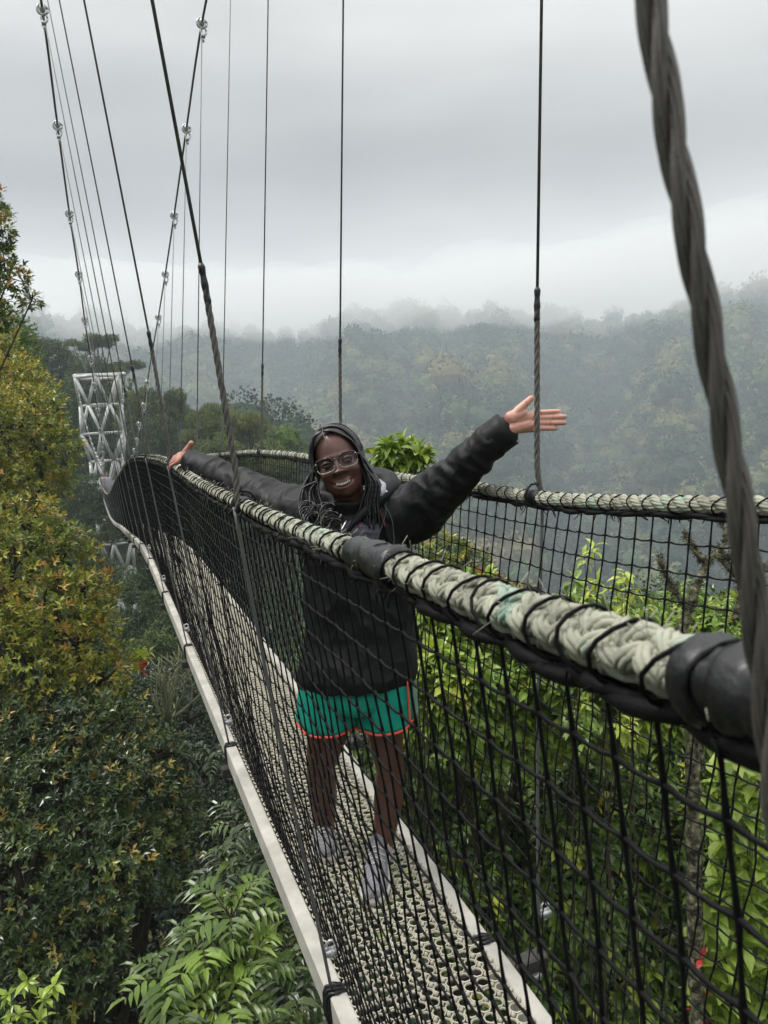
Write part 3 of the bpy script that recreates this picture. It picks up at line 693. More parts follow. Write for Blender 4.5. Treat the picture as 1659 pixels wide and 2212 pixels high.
# bare twigs
b0 = UZ(360, 1560, 10); tw = thing('bare_twigs', 'pale leafless twiggy bush standing beside the bridge beam', 'bush', tuple(gnd(b0))); mb = MB(); b1 = np.array(tw.location)
mb.add(*tubes(spline([b1, (b1+b0)/2+A(.1, 0, 0), b0], 8), np.linspace(.06, .025, 8), 6))
for i in range(16):
    e = UZ(315+i*8+g.normal(0, 8), 1385+abs(i-8)*6+g.uniform(0, 40), 10+g.normal(0, .3)); pth = spline([b0, (b0+e)/2+g.normal(0, .07, 3), e], 8); mb.add(*tubes(pth, np.linspace(.018, .006, 8), 5))
    for k in range(4):
        s0 = pth[3+k]; mb.add(*tubes(np.array([s0, s0+g.normal(0, .08, 3)+A(0, 0, .12)]), .006, 4))
mb.obj('branches', mat('pale_twig', (.24, .25, .15), .9, .2, noise=(12, .3)), tw)
P = UZ(300, 1412, 9.3)+g.normal(0, .05, (16, 3)); ep = thing('epiphyte', 'small bright lime fern clump with a red flower, left of the bare twigs', 'plant', tuple(UZ(300, 1430, 9.3)))
V, Q, a = shoots(g, P, g.normal(0, .5, P.shape)+A(0, 0, .6), 7, .13, 'kite', .5, .7, 1.4, np.full(16, .9)); MB().add(V, Q, tint=a).obj('leaves', LM['lime'], ep, smooth=False)
P = UZ(308, 1440, 9.2)+g.normal(0, .025, (8, 3)); V, Q, a = shoots(g, P, g.normal(0, .5, P.shape)+A(0, 0, .3), 5, .06, 'kite', 1, .2, 1.2, g.random(8)); MB().add(V, Q, tint=a).obj('flower', LM['red'], ep, smooth=False)

# ------------------------------------------------------------------ vegetation on the right
tree('young_tree', 'light lime green leafy sapling top just right of her head behind the far handrail', 'tree', 51,
     [lob(845, 965, 4.9, .055), lob(880, 958, 4.95, .05), lob(820, 985, 5.0, .05), lob(908, 985, 4.9, .06), lob(865, 1000, 5.0, .06), lob(835, 1030, 5, .06), lob(900, 1030, 5, .06)],
     gnd(UZ(880, 2300, 5)), .02, 'lime', .115, 6, 330, 'fine', 1.0, tint=(.62, .3), tips=.04, tipv=1., droop=.55)
tree('broadleaf_tree', 'olive green tree crown seen through the far net beneath her raised arm', 'tree', 52,
     [lob(960, 1200, 11, .42), lob(1010, 1230, 11.2, .40), lob(1050, 1290, 11, .42), lob(920, 1260, 10.5, .5), lob(980, 1310, 10.5, .5), lob(1110, 1330, 11.5, .42), lob(1150, 1390, 11.5, .45)],
     gnd(UZ(1000, 2200, 12)), .15, 'orange', .09, 7, 80, tint=(.40, .2), tips=.25, tipv=.64)
RX = [(930, 1400), (1010, 1370), (1090, 1440), (1180, 1420), (1270, 1440), (960, 1500), (1060, 1540), (1160, 1540), (1270, 1540), (1370, 1500)]
tree('broadleaf_tree', 'light green large-leaved tree with red flowers directly right of her jacket', 'tree', 53,
     [lob(x, y, 6.0+.4*math.sin(i), .46) for i, (x, y) in enumerate(RX)], gnd(UZ(1100, 2000, 11)), .1, 'lime', .12, 7, 170, 'fine', 1.2, tint=(.60, .35), flowers=8, droop=.5, tips=.1, tipv=.95)
RX = [(1390, 1430), (1470, 1400), (1560, 1440), (1640, 1420), (1400, 1600), (1500, 1560), (1600, 1560), (1300, 1640), (1420, 1700), (1680, 1620), (1200, 1640), (1100, 1660), (1540, 1700)]
tree('broadleaf_tree', 'tree with drooping feathery olive leaves behind the mossy trunk', 'tree', 54,
     [lob(x, y, 7.6+.4*math.sin(i*2), .6) for i, (x, y) in enumerate(RX)], gnd(UZ(1480, 2000, 12)), .12, 'lime', .14, 7, 125, 'fine', .8, tint=(.54, .38), flowers=5, droop=.7, tips=.1, tipv=.9)
RX = [(900, 1620), (900, 1760), (1000, 1780), (1120, 1800), (1250, 1760), (1360, 1830), (1500, 1830), (1620, 1790), (980, 1950), (1120, 1960), (1260, 1930), (1400, 1980), (1540, 1960), (1660, 1960), (1090, 2090), (1220, 2100), (1360, 2120), (1500, 2110), (1640, 2110), (1250, 2210), (1400, 2230), (1130, 2200)]
tree('broadleaf_tree', 'deep shaded dark green foliage low on the right beneath the near netting', 'tree', 55,
     [lob(x, y, 7.2+.5*math.sin(i*3), .6) for i, (x, y) in enumerate(RX)], gnd(UZ(1350, 2100, 11.5)), .12, 'lime', .12, 7, 120, 'fine', 1.1, tint=(.32, .40), droop=.6, tips=.12, tipv=.9, flowers=3)
RX = [(920, 1450), (1050, 1430), (1200, 1450), (1350, 1440), (1500, 1420), (1640, 1420), (950, 1650), (1120, 1620), (1300, 1620), (1480, 1620), (1640, 1620), (960, 1850), (1150, 1850), (1350, 1850), (1550, 1850), (1050, 2080), (1300, 2080), (1550, 2080)]
tree('broadleaf_tree', 'wide mid-green tree filling the gaps furthest back behind the right netting', 'tree', 56,
     [lob(x, y, 10.5+.6*math.sin(i*2.3), 1.05) for i, (x, y) in enumerate(RX)], gnd(UZ(1300, 2000, 15)), .2, 'orange', .13, 6, 40, tint=(.34, .3), flowers=3)
# yellow-green drooping shoots above the near rail
def shoot_plant(name, label, seed, tips_, L, k, leaf, tint, root, kind='fine', width=.9, droop=.9, cat='plant', stemr=.005):
    g = np.random.default_rng(seed); t = thing(name, label, cat, tuple(root)); root = np.asarray(root, float)
    P = []; st = MB()
    for p in tips_:
        pth = spline([root, root+(p-root)*.75+g.normal(0, .12, 3), p], 14); st.add(*tubes(pth, np.linspace(stemr*1.8, stemr*.35, 14), 6))
        for f in (1, .985, .965, .94): P.append(root+(p-root)*f+g.normal(0, .02, 3)) if f < 1 else P.append(p)
    P = np.array(P); V, Q, a = shoots(g, P, g.normal(0, .35, P.shape)+A(0, 0, 1), k, L, kind, width, droop, 1.3, np.full(len(P), tint), stem=.6)
    MB().add(V, Q, tint=a).obj('leaves', LM[leaf], t, smooth=False); st.obj('stem', MT['bark'], t); return t
shoot_plant('leafy_shoot', 'yellow-green drooping shoot tallest of the pair right of the thin vertical cable', 61, [UZ(1283, 1178, 4.4), UZ(1262, 1200, 4.5)], .085, 8, 'lime', .85, gnd(UZ(1330, 2200, 4.7)))
shoot_plant('leafy_shoot', 'full yellow-green drooping shoot just above the plaited near handrail', 62, [UZ(1350, 1235, 4.3), UZ(1330, 1260, 4.3), UZ(1345, 1290, 4.3), UZ(1365, 1270, 4.35)], .085, 10, 'lime', .88, gnd(UZ(1360, 2200, 4.5)))
shoot_plant('leafy_shoot', 'darker green leafy shoot left of the full yellow-green one', 63, [UZ(1240, 1250, 4.6), UZ(1225, 1280, 4.6), UZ(1262, 1275, 4.6), UZ(1250, 1300, 4.5)], .10, 9, 'lime', .5, gnd(UZ(1250, 2200, 4.8)))
for i, (x, y) in enumerate(((1610, 1750), (1570, 1900), (1640, 1880), (1560, 2060), (1640, 2100), (1590, 1640))):
    lab = ['bright palm-like leaf cluster right of the mossy trunk', 'bright hand-shaped leaf cluster below the mossy trunk', 'light green leaf fan at the right edge beside the black net', 'yellow-green leaf cluster low on the right under the red leaf', 'bright leaf cluster in the lower right corner', 'small yellow leaf cluster on top of the mossy trunk'][i]
    shoot_plant('leafy_shoot', lab, 70+i, [UZ(x, y, 4.6), UZ(x-40, y+35, 4.7), UZ(x+30, y+45, 4.6)], .16, 9, 'lime', .68, gnd(UZ(x, 2700, 5)), width=1.1, droop=.55)
# lichen covered branches and trunk
def lichen(mbx, path, r, g, n):
    Pp, s = resample(path, .02); rr_ = np.interp(np.linspace(0, 1, len(Pp)), np.linspace(0, 1, len(r)), r)*(1+.28*fnoise(Pp, 25, 3))
    mbx.add(*tubes(Pp, rr_, 8)); i = g.integers(0, len(Pp), n); d = nrm(g.normal(size=(n, 3))); b = Pp[i]+d*rr_[i][:, None]*.8; e = b+d*g.uniform(.01, .03, (n, 1))+g.normal(0, .008, (n, 3))
    mbx.add(*tubes(np.stack([b, (b+e)/2+g.normal(0, .004, (n, 3)), e], 1), .0022, 3))
mt = thing('mossy_tree', 'bare branching tree crusted with pale lichen behind the thick foreground rope', 'tree', tuple(gnd(UZ(1500, 2300, 4.6)))); g = np.random.default_rng(12)
b0 = UZ(1470, 1370, 4.5); mb = MB()
lichen(mb, spline([np.array(mt.location), UZ(1500, 1900, 4.6), UZ(1510, 1650, 4.6), b0], 40), [.09, .075, .055, .032], g, 900); mb.obj('trunk', MT['mossy'], mt)
for pts_, r in (([b0, UZ(1520, 1230, 4.5), UZ(1568, 1165, 4.5), UZ(1545, 1110, 4.5)], [.030, .022, .016, .007]), ([UZ(1545, 1195, 4.5), UZ(1600, 1260, 4.5), UZ(1590, 1340, 4.5)], [.018, .020, .022]),
                ([UZ(1560, 1200, 4.5), UZ(1610, 1215, 4.5), UZ(1660, 1232, 4.5)], [.014, .012, .010]), ([UZ(1530, 1220, 4.5), UZ(1500, 1190, 4.5), UZ(1480, 1150, 4.6)], [.012, .008, .004]),
                ([UZ(1490, 1320, 4.5), UZ(1440, 1250, 4.5), UZ(1425, 1200, 4.5)], [.02, .014, .006]), ([UZ(1600, 1215, 4.5), UZ(1625, 1170, 4.5)], [.009, .004])):
    mb = MB(); lichen(mb, spline(pts_, 30), r, g, 420); mb.obj('branch', MT['mossy'], mt)
shoot_plant('red_leaf_plant', 'plant with one large hanging red leaf low on the right', 81, [UZ(1515, 2070, 4.6), UZ(1500, 2050, 4.7)], .075, 4, 'red', .3, gnd(UZ(1520, 2700, 5)), droop=1.2, width=1.3)

# ------------------------------------------------------------------ middle distance trees, each its own
def mid_tree(label, x, y, Z, w, h, seed, leaf='mid', tint=.5, flat=False, flowers=0, n=7, group='trees along the middle ridge'):
    """crown centred at (x,y), w x h metres; root on the slope"""
    g = np.random.default_rng(seed); c = UZ(x, y, Z); L_ = []
    for i in range(n):
        a = i*2.4; q_ = math.sqrt((i+.3)/n)
        o = A(math.cos(a)*w*.36*q_, math.sin(a)*w*.36*q_, (g.uniform(-.6, .6)*h*.30 if flat else h*.30*(1-1.7*q_*q_)+g.uniform(-.1, .1)*h))
        R_ = w*(.15 if flat else .22)*g.uniform(.7, 1.25); L_.append((c+o, (R_, R_, R_*(.45 if flat else .85))))
    root = gnd(c); root[2] = min(root[2], c[2]-h)
    Ls = .011*Z**.5*.9*1.4*(Z/60)**.3
    return tree('ridge_tree', label, 'tree', seed, L_, root, .05*w**.8, leaf, max(.16, Ls*1.6), 4, 34/(w*.22)**2*w**.9*.55, tint=(tint, .34), inner=.35, droop=.1, spread=1.2, group=group, flowers=flowers)
mids = [
 ('flat-topped umbrella tree rising above the ridge behind the tower', 200, 745, 85, 7.5, 3, 'mid', .55, True, 0),
 ('lower layered umbrella crown just right of the tallest umbrella tree', 250, 800, 84, 7.5, 3, 'mid', .5, True, 0),
 ('dark ridge tree between the left orange trees and the tower top', 100, 800, 75, 9, 7, 'mid', .34, False, 0),
 ('broad dark crown directly left of the tower head', 60, 870, 65, 9, 8, 'mid', .28, False, 0),
 ('layered dark crown behind the tower head', 185, 870, 72, 9, 8, 'mid', .30, False, 0),
 ('dark crown left of the tower waist', 120, 960, 58, 8, 8, 'mid', .24, False, 0),
 ('shaded crown behind the tower waist', 215, 960, 68, 8, 7, 'mid', .26, False, 0),
 ('green tree with orange-red flowers right of the tower head', 310, 900, 62, 5, 5, 'mid', .60, False, 4),
 ('rounded tree right of the flowering one behind the main cables', 372, 905, 64, 4.6, 4.6, 'mid', .50, False, 1),
 ('dark tree base behind the crossing cables', 330, 985, 60, 7, 6, 'mid', .32, False, 0),
 ('bushy green crown above her outstretched left-hand sleeve', 450, 935, 56, 4.4, 3.8, 'mid', .60, False, 0),
 ('wide olive crown above the far handrail left of her head', 530, 935, 54, 4.8, 3.6, 'mid', .68, False, 0),
 ('yellowish round crown nearest the left side of her hair', 612, 965, 52, 3.8, 3, 'lime', .32, False, 0),
 ('low green crown behind the far handrail apex', 480, 1000, 52, 6, 4, 'mid', .5, False, 0),
 ('olive crown behind the far net left of her hair', 590, 1030, 50, 5, 4, 'mid', .55, False, 0),
 ('dark green crown below the tower platform', 190, 1120, 50, 6, 6, 'mid', .30, False, 0),
 ('mid green crown beside the bridge beam at its far bend', 320, 1250, 66, 5, 5, 'mid', .45, False, 0),
 ('shaded crown under the far part of the bridge', 340, 1330, 34, 5, 5, 'mid', .32, False, 0),
 ('green crown just below the foot of the lower tower frame', 320, 1500, 26, 3.6, 3.6, 'mid', .38, False, 0),
 ('dark crown deep beneath the walkway', 420, 1450, 30, 6, 5, 'mid', .25, False, 0),
 ('dark crown left of the foot of the tower', 165, 1440, 38, 5, 6, 'mid', .28, False, 0),
 ('dim crown behind the orange-tipped bush', 170, 1250, 44, 6, 7, 'mid', .3, False, 0),
]
for i, (lab, x, y, Z, w, h, lf, ti, fl, nf) in enumerate(mids): mid_tree(lab, x, y, Z, w, h, 100+i, lf, ti, fl, nf)

# ------------------------------------------------------------------ far forest reading as one mass, and the nearer undergrowth carpet
def forest(name, n, sampler, size, leafn, seed, mkey, leafsz):
    g = np.random.default_rng(seed); x, y = sampler(g, n); z = terr(x, y); s = size*g.lognormal(0, .28, len(x))
    nb = 6; bank = []
    for b in range(nb):
        lo = [(A(math.cos(a)*.5*q_, math.sin(a)*.5*q_, .45*(1-q_*q_)), .42*g.uniform(.75, 1.15)) for a, q_ in [(i*2.4+b, math.sqrt(i/6.)) for i in range(7)]]
        P, D = lobes_pts(g, lo, 1., .2); P, D = P[:], D[:]
        P, D = lobes_pts(g, lo, leafn/max(len(P), 1), .2)
        up_ = D[:, 2] > -.2; P = P[up_]; D = D[up_]
        V, Q, _ = place_leaves(P, nrm(g.normal(size=P.shape)+D*.5), D, np.full(len(P), leafsz)*g.uniform(.6, 1.3, len(P)), 'kite', 1.9)
        base = g.random(len(P))*.3
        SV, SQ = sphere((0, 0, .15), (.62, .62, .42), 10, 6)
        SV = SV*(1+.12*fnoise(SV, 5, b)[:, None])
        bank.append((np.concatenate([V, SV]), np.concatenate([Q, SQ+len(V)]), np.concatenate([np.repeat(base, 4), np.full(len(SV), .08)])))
    which = g.integers(0, nb, len(x)); rot = g.uniform(0, 2*PI, len(x)); kindv = np.clip(.22+.26*fnoise(np.stack([x, y], -1), .02, seed)+g.normal(0, .30, len(x)), 0, .85)
    kindv = np.where(g.random(len(x)) < .02, .85, kindv); hgt = s*g.uniform(.4, 1.9, len(x))
    mb = MB()
    for b in range(nb):
        k = np.where(which == b)[0]; V, Q, a = bank[b]; c, s_ = np.cos(rot[k]), np.sin(rot[k])
        Vr = np.stack([V[None, :, 0]*c[:, None]-V[None, :, 1]*s_[:, None], V[None, :, 0]*s_[:, None]+V[None, :, 1]*c[:, None], V[None, :, 2]+0*c[:, None]], -1)*np.stack([s[k], s[k], s[k]*1.15], -1)[:, None]
        Vr += np.stack([x[k], y[k], z[k]+hgt[k]*.7], -1)[:, None]
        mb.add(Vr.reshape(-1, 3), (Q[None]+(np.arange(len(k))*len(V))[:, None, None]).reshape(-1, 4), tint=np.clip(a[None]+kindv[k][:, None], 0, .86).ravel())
    # pale bare trunks
    k = g.choice(len(x), len(x)//6, replace=False); b = np.stack([x[k], y[k], z[k]-1], -1); t = b+np.stack([g.normal(0, .5, len(k)), g.normal(0, .5, len(k)), s[k]*1.15+hgt[k]*.5], -1)
    mb.add(*tubes(np.stack([b, t], 1), .22, 4), tint=1.)
    return tag(mb.obj(name, MT[mkey], smooth=False), kind='stuff')
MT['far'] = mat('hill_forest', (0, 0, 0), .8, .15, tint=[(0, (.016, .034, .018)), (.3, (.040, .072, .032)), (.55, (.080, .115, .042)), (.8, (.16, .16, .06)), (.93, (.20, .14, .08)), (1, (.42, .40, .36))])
def s_far(g, n):
    az = np.radians(g.uniform(-9, 52, n)); r = np.sqrt(g.uniform(245**2, 760**2, n)); return r*np.sin(az), r*np.cos(az)
tag(forest('hillside_forest', 5200, s_far, 6.6, 210, 91, 'far', .17), 'distant misty rainforest covering the hill across the valley', 'forest')
def s_mid(g, n):
    az = np.radians(g.uniform(-25, 55, n)); r = np.sqrt(g.uniform(70**2, 245**2, n)); return r*np.sin(az), r*np.cos(az)
tag(forest('ridge_forest', 1300, s_mid, 4.6, 900, 92, 'far', .055), 'continuous canopy of the nearer ridge and valley side around the tower', 'forest')
def s_near(g, n):
    az = np.radians(g.uniform(-50, 75, n)); r = np.sqrt(g.uniform(4**2, 70**2, n)); ok = ~((np.abs(np.degrees(az)-1) < 4) & (r > 50) & (r < 62)); az = az[ok]; r = r[ok]; return r*np.sin(az), r*np.cos(az)
tag(forest('undergrowth', 640, s_near, 2.6, 900, 93, 'far', .06), 'dark undergrowth carpet on the ground far below the bridge', 'undergrowth')

# ------------------------------------------------------------------ mist on the hill tops and the air between
def volbox(name, lo, hi, dens, col, kind='stuff'):
    m = bpy.data.materials.new(name); m.use_nodes = True; nt = m.node_tree; nt.nodes.clear(); o = N(nt, 'ShaderNodeOutputMaterial')
    v = N(nt, 'ShaderNodeVolumePrincipled'); v.inputs['Density'].default_value = dens; v.inputs['Color'].default_value = (*col, 1); v.inputs['Anisotropy'].default_value = .1
    nt.links.new(v.outputs[0], o.inputs['Volume']); return m
lo = A(-3050, -3050, -90); hi = A(3050, 3050, 140)
V, Q = box((lo+hi)/2, (hi-lo)/2); o = MB().add(V, Q).obj('haze', volbox('haze_air', 0, 0, .00092, (.83, .92, .99)), smooth=False); tag(o, 'thin bluish mist filling the valley air', 'haze', kind='stuff')

mist = volbox('mist_air', 0, 0, .0080, (1., .99, .97)); mg = np.random.default_rng(4)
mb = MB()
for i in range(60):
    a = math.radians(mg.uniform(-8, 50)); r = mg.uniform(540, 720); hz = far_h(math.degrees(a), r)
    c = A(r*math.sin(a), r*math.cos(a), mg.uniform(80, 100)+(9 if a < .3 else 0)); V, Q = sphere(c, (mg.uniform(45, 110), mg.uniform(45, 90), mg.uniform(12, 26)), 28, 16)
    V = V+(V-c)*.34*fnoise((V-c)/60, 3.4, i)[:, None]; V[:, 2] = np.minimum(V[:, 2], 136); mb.add(V, Q)
me, V_, N_ = remeshed(mb, 6., 3, 'mist'); me.materials.append(mist)
tag(link('mist_bank', me), 'pale low cloud bank wrapping the hill tops', 'mist', kind='stuff')

# ------------------------------------------------------------------ the person
MT['skin'] = mat('skin', (0, 0, 0), .40, .5, tint=[(0, (.060, .027, .020)), (.30, (.098, .042, .030)), (.45, (.22, .085, .065)), (.62, (.42, .20, .15)), (.85, (.58, .27, .20)), (1, (.66, .35, .27))], bump=(260, .12, .0006))
MT['hair'] = mat('braided_black_hair', (.006, .0055, .006), .30, .6, noise=(200, .4), bump=(520, .9, .0012))
MT['nylon'] = mat('black_nylon', (.005, .005, .006), .56, .26, noise=(14, .25), bump=(38, .35, .006))
MT['shirt'] = mat('grey_fleece', (.085, .080, .105), .8, .2, noise=(40, .2), bump=(70, .4, .003))
MT['teal'] = mat('teal_fabric', (.005, .27, .19), .6, .3, noise=(30, .15), bump=(26, .5, .006))
MT['sage'] = mat('pale_green_fabric', (.16, .28, .21), .7, .3, noise=(30, .15))
MT['coral'] = mat('coral_trim', (.75, .085, .06), .6, .3, noise=(60, .1))
MT['shoe'] = mat('grey_mesh_shoe', (.20, .20, .21), .8, .3, noise=(160, .5), bump=(300, .6, .002))
MT['sole'] = mat('white_sole', (.55, .53, .50), .7, .3, noise=(60, .2))
MT['sock'] = mat('pale_sock', (.42, .34, .34), .9, .2, noise=(90, .3))
MT['teeth'] = mat('teeth', (.62, .58, .50), .3, .5, noise=(60, .05))
MT['eye'] = mat('eye', (.02, .012, .01), .12, .6, noise=(90, .2))
MT['eyewhite'] = mat('eye_white', (.22, .20, .19), .3, .5, noise=(90, .1))
MT['frame'] = mat('dark_tortoise_frame', (.02, .014, .012), .2, .6, noise=(70, .6))
MT['frame2'] = mat('clear_brown_frame', (.30, .25, .20), .25, .6, noise=(70, .3))
MT['metal'] = mat('bright_metal', (.75, .75, .75), .3, .5, .7, noise=(80, .2))
MT['strap'] = mat('brown_webbing', (.12, .062, .045), .8, .2, noise=(60, .3))
MT['greycord'] = mat('grey_drawcord', (.16, .16, .17), .7, .3, noise=(60, .3))
MT['lining'] = mat('pale_lining', (.42, .42, .46), .6, .3, noise=(50, .25), bump=(40, .5, .006))
gl = bpy.data.materials.new('lens_glass'); gl.use_nodes = True; _n = gl.node_tree; _n.nodes.clear()
_o = N(_n, 'ShaderNodeOutputMaterial'); _t = N(_n, 'ShaderNodeBsdfTransparent'); _g = N(_n, 'ShaderNodeBsdfGlossy'); _m = N(_n, 'ShaderNodeMixShader')
_t.inputs[0].default_value = (.74, .76, .78, 1); _g.inputs['Roughness'].default_value = .05; _m.inputs[0].default_value = .03
_n.links.new(_t.outputs[0], _m.inputs[1]); _n.links.new(_g.outputs[0], _m.inputs[2]); _n.links.new(_m.outputs[0], _o.inputs[0])

def set_tint(me, a):
    at = me.attributes.get('tint') or me.attributes.new('tint', 'FLOAT', 'POINT'); at.data.foreach_set('value', np.asarray(a, np.float32))
def chain(mb, pts, rad, n=None, sides=14, flat=None):
    """tapered rounded limb through points"""
    n = n or 6*len(pts); P = spline(pts, n); r = np.interp(np.linspace(0, 1, n), np.linspace(0, 1, len(rad)), rad)
    mb.add(*tubes(P, r, sides, flat=flat)); mb.add(*sphere(P[0], r[0]*.995, sides, 8)); mb.add(*sphere(P[-1], r[-1]*.995, sides, 8))

foot0 = (UZ(800, 1990, 2.4)+UZ(700, 1830, 2.7))/2
Pn = thing('person', 'person in black rain jacket and teal shorts, arms spread wide, smiling on the bridge', 'person', (.73, 2.37, float(DECK(2.37)[2])+.04))
# --- head, built in millimetres in its own frame
hu = nrm(-.30*rt+.955*up); hf0 = nrm(-fw+.02*rt+.05*up); hr = nrm(np.cross(hu, hf0)); hf = np.cross(hr, hu)
yaw_ = .06; hr, hf = hr*math.cos(yaw_)+hf*math.sin(yaw_), hf*math.cos(yaw_)-hr*math.sin(yaw_)
HO = UZ(731, 998, 2.40)
def H(p): p = np.asarray(p, float)*.00104; return HO+p[..., 0:1]*hr+p[..., 1:2]*hu+p[..., 2:3]*hf
nu_, nv_ = 200, 150
lon = np.linspace(0, 2*PI, nu_, endpoint=False); lat = np.linspace(0, PI, nv_+1)
D_ = np.stack([np.outer(np.sin(lat), np.sin(lon)), np.outer(np.cos(lat), np.ones(nu_)), np.outer(np.sin(lat), np.cos(lon))], -1).reshape(-1, 3)
def smin(a, b, k): h = np.clip(.5+.5*(b-a)/k, 0, 1); return b*(1-h)+a*h-k*h*(1-h)
def ell(P, c, r): q = (P-np.array(c))/np.array(r); k0 = np.linalg.norm(q, axis=-1); k1 = np.linalg.norm(q/np.array(r), axis=-1)+1e-9; return k0*(k0-1)/k1
def head_sdf(P):
    d = ell(P, (0, 28, -14), (69, 82, 92))
    d = smin(d, ell(P, (0, -24, 14), (57, 78, 66)), 22)
    d = smin(d, ell(P, (0, -82, 40), (30, 27, 34)), 26)
    for s in (-1, 1): d = smin(d, ell(P, (s*34, -32, 46), (25, 25, 26)), 16); d = smin(d, ell(P, (s*34, -64, 12), (18, 26, 34)), 22)
    return d
tt_ = np.full(len(D_), 170.); 
for _ in range(60): tt_ -= head_sdf(D_*tt_[:, None])*.8
HP = D_*tt_[:, None]; x, y, z = HP.T; fr_ = np.clip((z-5)/30, 0, 1)
gs = lambda cx, cy_, sx, sy: np.exp(-((np.abs(x)-cx if cx else x)/sx)**2-((y-cy_)/sy)**2)
dz = -9*gs(31, -4, 15, 10)+4.5*gs(28, 13, 19, 6)+3*gs(0, 10, 9, 9)
nosef = np.clip((8-y)/42, 0, 1)**1.15*(1/(1+np.exp(-(y+42)/1.8)))
dz += 25*np.exp(-(x/(8+8*np.clip(-y/36, 0, 1)))**2)*nosef+13*gs(14, -35, 7.5, 6.5)
dz += 5*gs(37, -34, 14, 11)
ym = -74+10*(x/28)**2
dz += 6*np.exp(-((y-ym-6.5)/4)**2-(x/25)**2)+7.5*np.exp(-((y-ym+8.5)/4.6)**2-(x/21)**2)-9*np.exp(-((y-ym+.5)/4.2)**4-(x/27)**4)
fl = np.abs(np.abs(x)-(17+.55*np.clip(-44-y, 0, 40))); dz += -2.8*np.exp(-(fl/4)**2)*np.exp(-((y+56)/13)**2)*(y < -38)
dz += 4*gs(0, -104, 15, 9)
HP2 = HP.copy(); HP2[:, 2] += dz*fr_
idx = np.arange((nv_+1)*nu_).reshape(nv_+1, nu_)
HQ = np.stack([idx[:-1], idx[1:], np.roll(idx, -1, 1)[1:], np.roll(idx, -1, 1)[:-1]], -1).reshape(-1, 4)
body = MB(); body.add(H(HP2), HQ)
for s in (-1, 1): body.add(*sphere(H(A(s*66, -12, -8)), (.007, .010, .018), 12, 8, R=np.stack([hr, hf, hu], 1)))
# --- body
cam_r = nrm(A(rt[0], rt[1], 0)); cam_f = nrm(A(-fw[0], -fw[1], 0))
def loft(rows, sides=32, close=True):
    """rows: (centre, half width, half depth, power)"""
    t = np.arange(sides)*2*PI/sides; V = []
    for c, w, d, *pw in rows: V.append(np.asarray(c)+np.outer(np.cos(t)*w, cam_r)+np.outer(np.sin(t)*d, cam_f))
    n = len(rows); V = np.concatenate(V); idx = np.arange(n*sides).reshape(n, sides)
    q = np.stack([idx[:-1], np.roll(idx, -1, 1)[:-1], np.roll(idx, -1, 1)[1:], idx[1:]], -1).reshape(-1, 4); Tt = None
    if close:
        V = np.concatenate([V, [rows[0][0]], [rows[-1][0]]]); m = n*sides
        Tt = np.array([[idx[0, (i+1) % sides], idx[0, i], m] for i in range(sides)]+[[idx[-1, i], idx[-1, (i+1) % sides], m+1] for i in range(sides)])
    return V, q, Tt
pel = UZ(772, 1485, 2.52); wai = UZ(776, 1370, 2.52); che = UZ(775, 1215, 2.50); shm = UZ(766, 1115, 2.47); nck = UZ(756, 1078, 2.44)
body.add(*loft([(pel-A(0, 0, .07), .13, .085), (pel, .155, .10), (wai, .125, .085), (che, .145, .10), (shm-A(0, 0, .02), .15, .08), (shm+A(0, 0, .02), .08, .06)]))
chain(body, [shm, nck, H(A(0, -60, -22))], [.056, .05, .052])
SR = UZ(868, 1108, 2.47); ER = UZ(985, 1032, 2.34); WR = UZ(1088, 925, 2.235)   # arm at the right of the picture
SL = UZ(672, 1112, 2.50); EL = UZ(540, 1062, 2.68); WL = UZ(404, 984, 2.92)     # arm at the left
chain(body, [SR, ER, WR], [.042, .035, .023]); chain(body, [SL, EL, WL], [.042, .035, .023])
# hands: palm web, four fingers, thumb
def hand(wr, bases, tips, bend, rads, thumb, nrmv, pw=.0140):
    for b in bases: chain(body, [wr, wr*.45+b*.55, b], [.0175, pw*1.12, pw*.80], 10, 10)
    for i in range(3): chain(body, [wr*.3+bases[i]*.7, wr*.3+bases[i+1]*.7], [pw, pw], 6, 10)
    for b, t, r, bd in zip(bases, tips, rads, bend):
        L_ = np.linalg.norm(t-b); chain(body, [b, b+(t-b)*.42+nrmv*bd*.4, b+(t-b)*.74+nrmv*bd*.6, t-nrm(t-b)*r*.8], [r*1.08, r, r*.95, r*.84], 16, 10)
    chain(body, thumb, [.0175, .0145, .0118, .0098], 18, 10)
hn = -fw
z0 = 2.232
hand(WR, [UZ(1160, 892, z0), UZ(1163, 903, z0), UZ(1162, 914, z0), UZ(1158, 925, z0)], [UZ(1212, 889, z0), UZ(1225, 900, z0), UZ(1224, 913.5, z0), UZ(1205, 926, z0)],
     [.004, .006, .007, .006], [.0084, .0086, .0083, .0074], [UZ(1102, 910, z0-.004), UZ(1117, 890, z0-.010), UZ(1133, 874, z0-.012), UZ(1147, 861, z0-.012)], hn)
chain(body, [UZ(1104, 903, z0-.006), UZ(1128, 893, z0-.006)], [.021, .017]); chain(body, [UZ(1104, 926, z0-.004), UZ(1145, 918, z0-.004)], [.019, .015]); chain(body, [UZ(1112, 908, z0), UZ(1150, 900, z0)], [.019, .015])
n2 = nrm(A(-.3, .3, .6))
hand(WL, [UZ(387, 983, 2.98), UZ(385, 988, 2.96), UZ(384, 993, 2.94), UZ(384, 998, 2.92)], [UZ(374, 994, 3.03), UZ(370, 1001, 3.02), UZ(367, 1007, 2.99), UZ(366, 1013, 2.95)],
     [.010, .010, .010, .009], [.0078, .0080, .0078, .0070], [UZ(400, 982, 2.92), UZ(404, 973, 2.91), UZ(409, 965, 2.90), UZ(413, 957, 2.89)], n2)
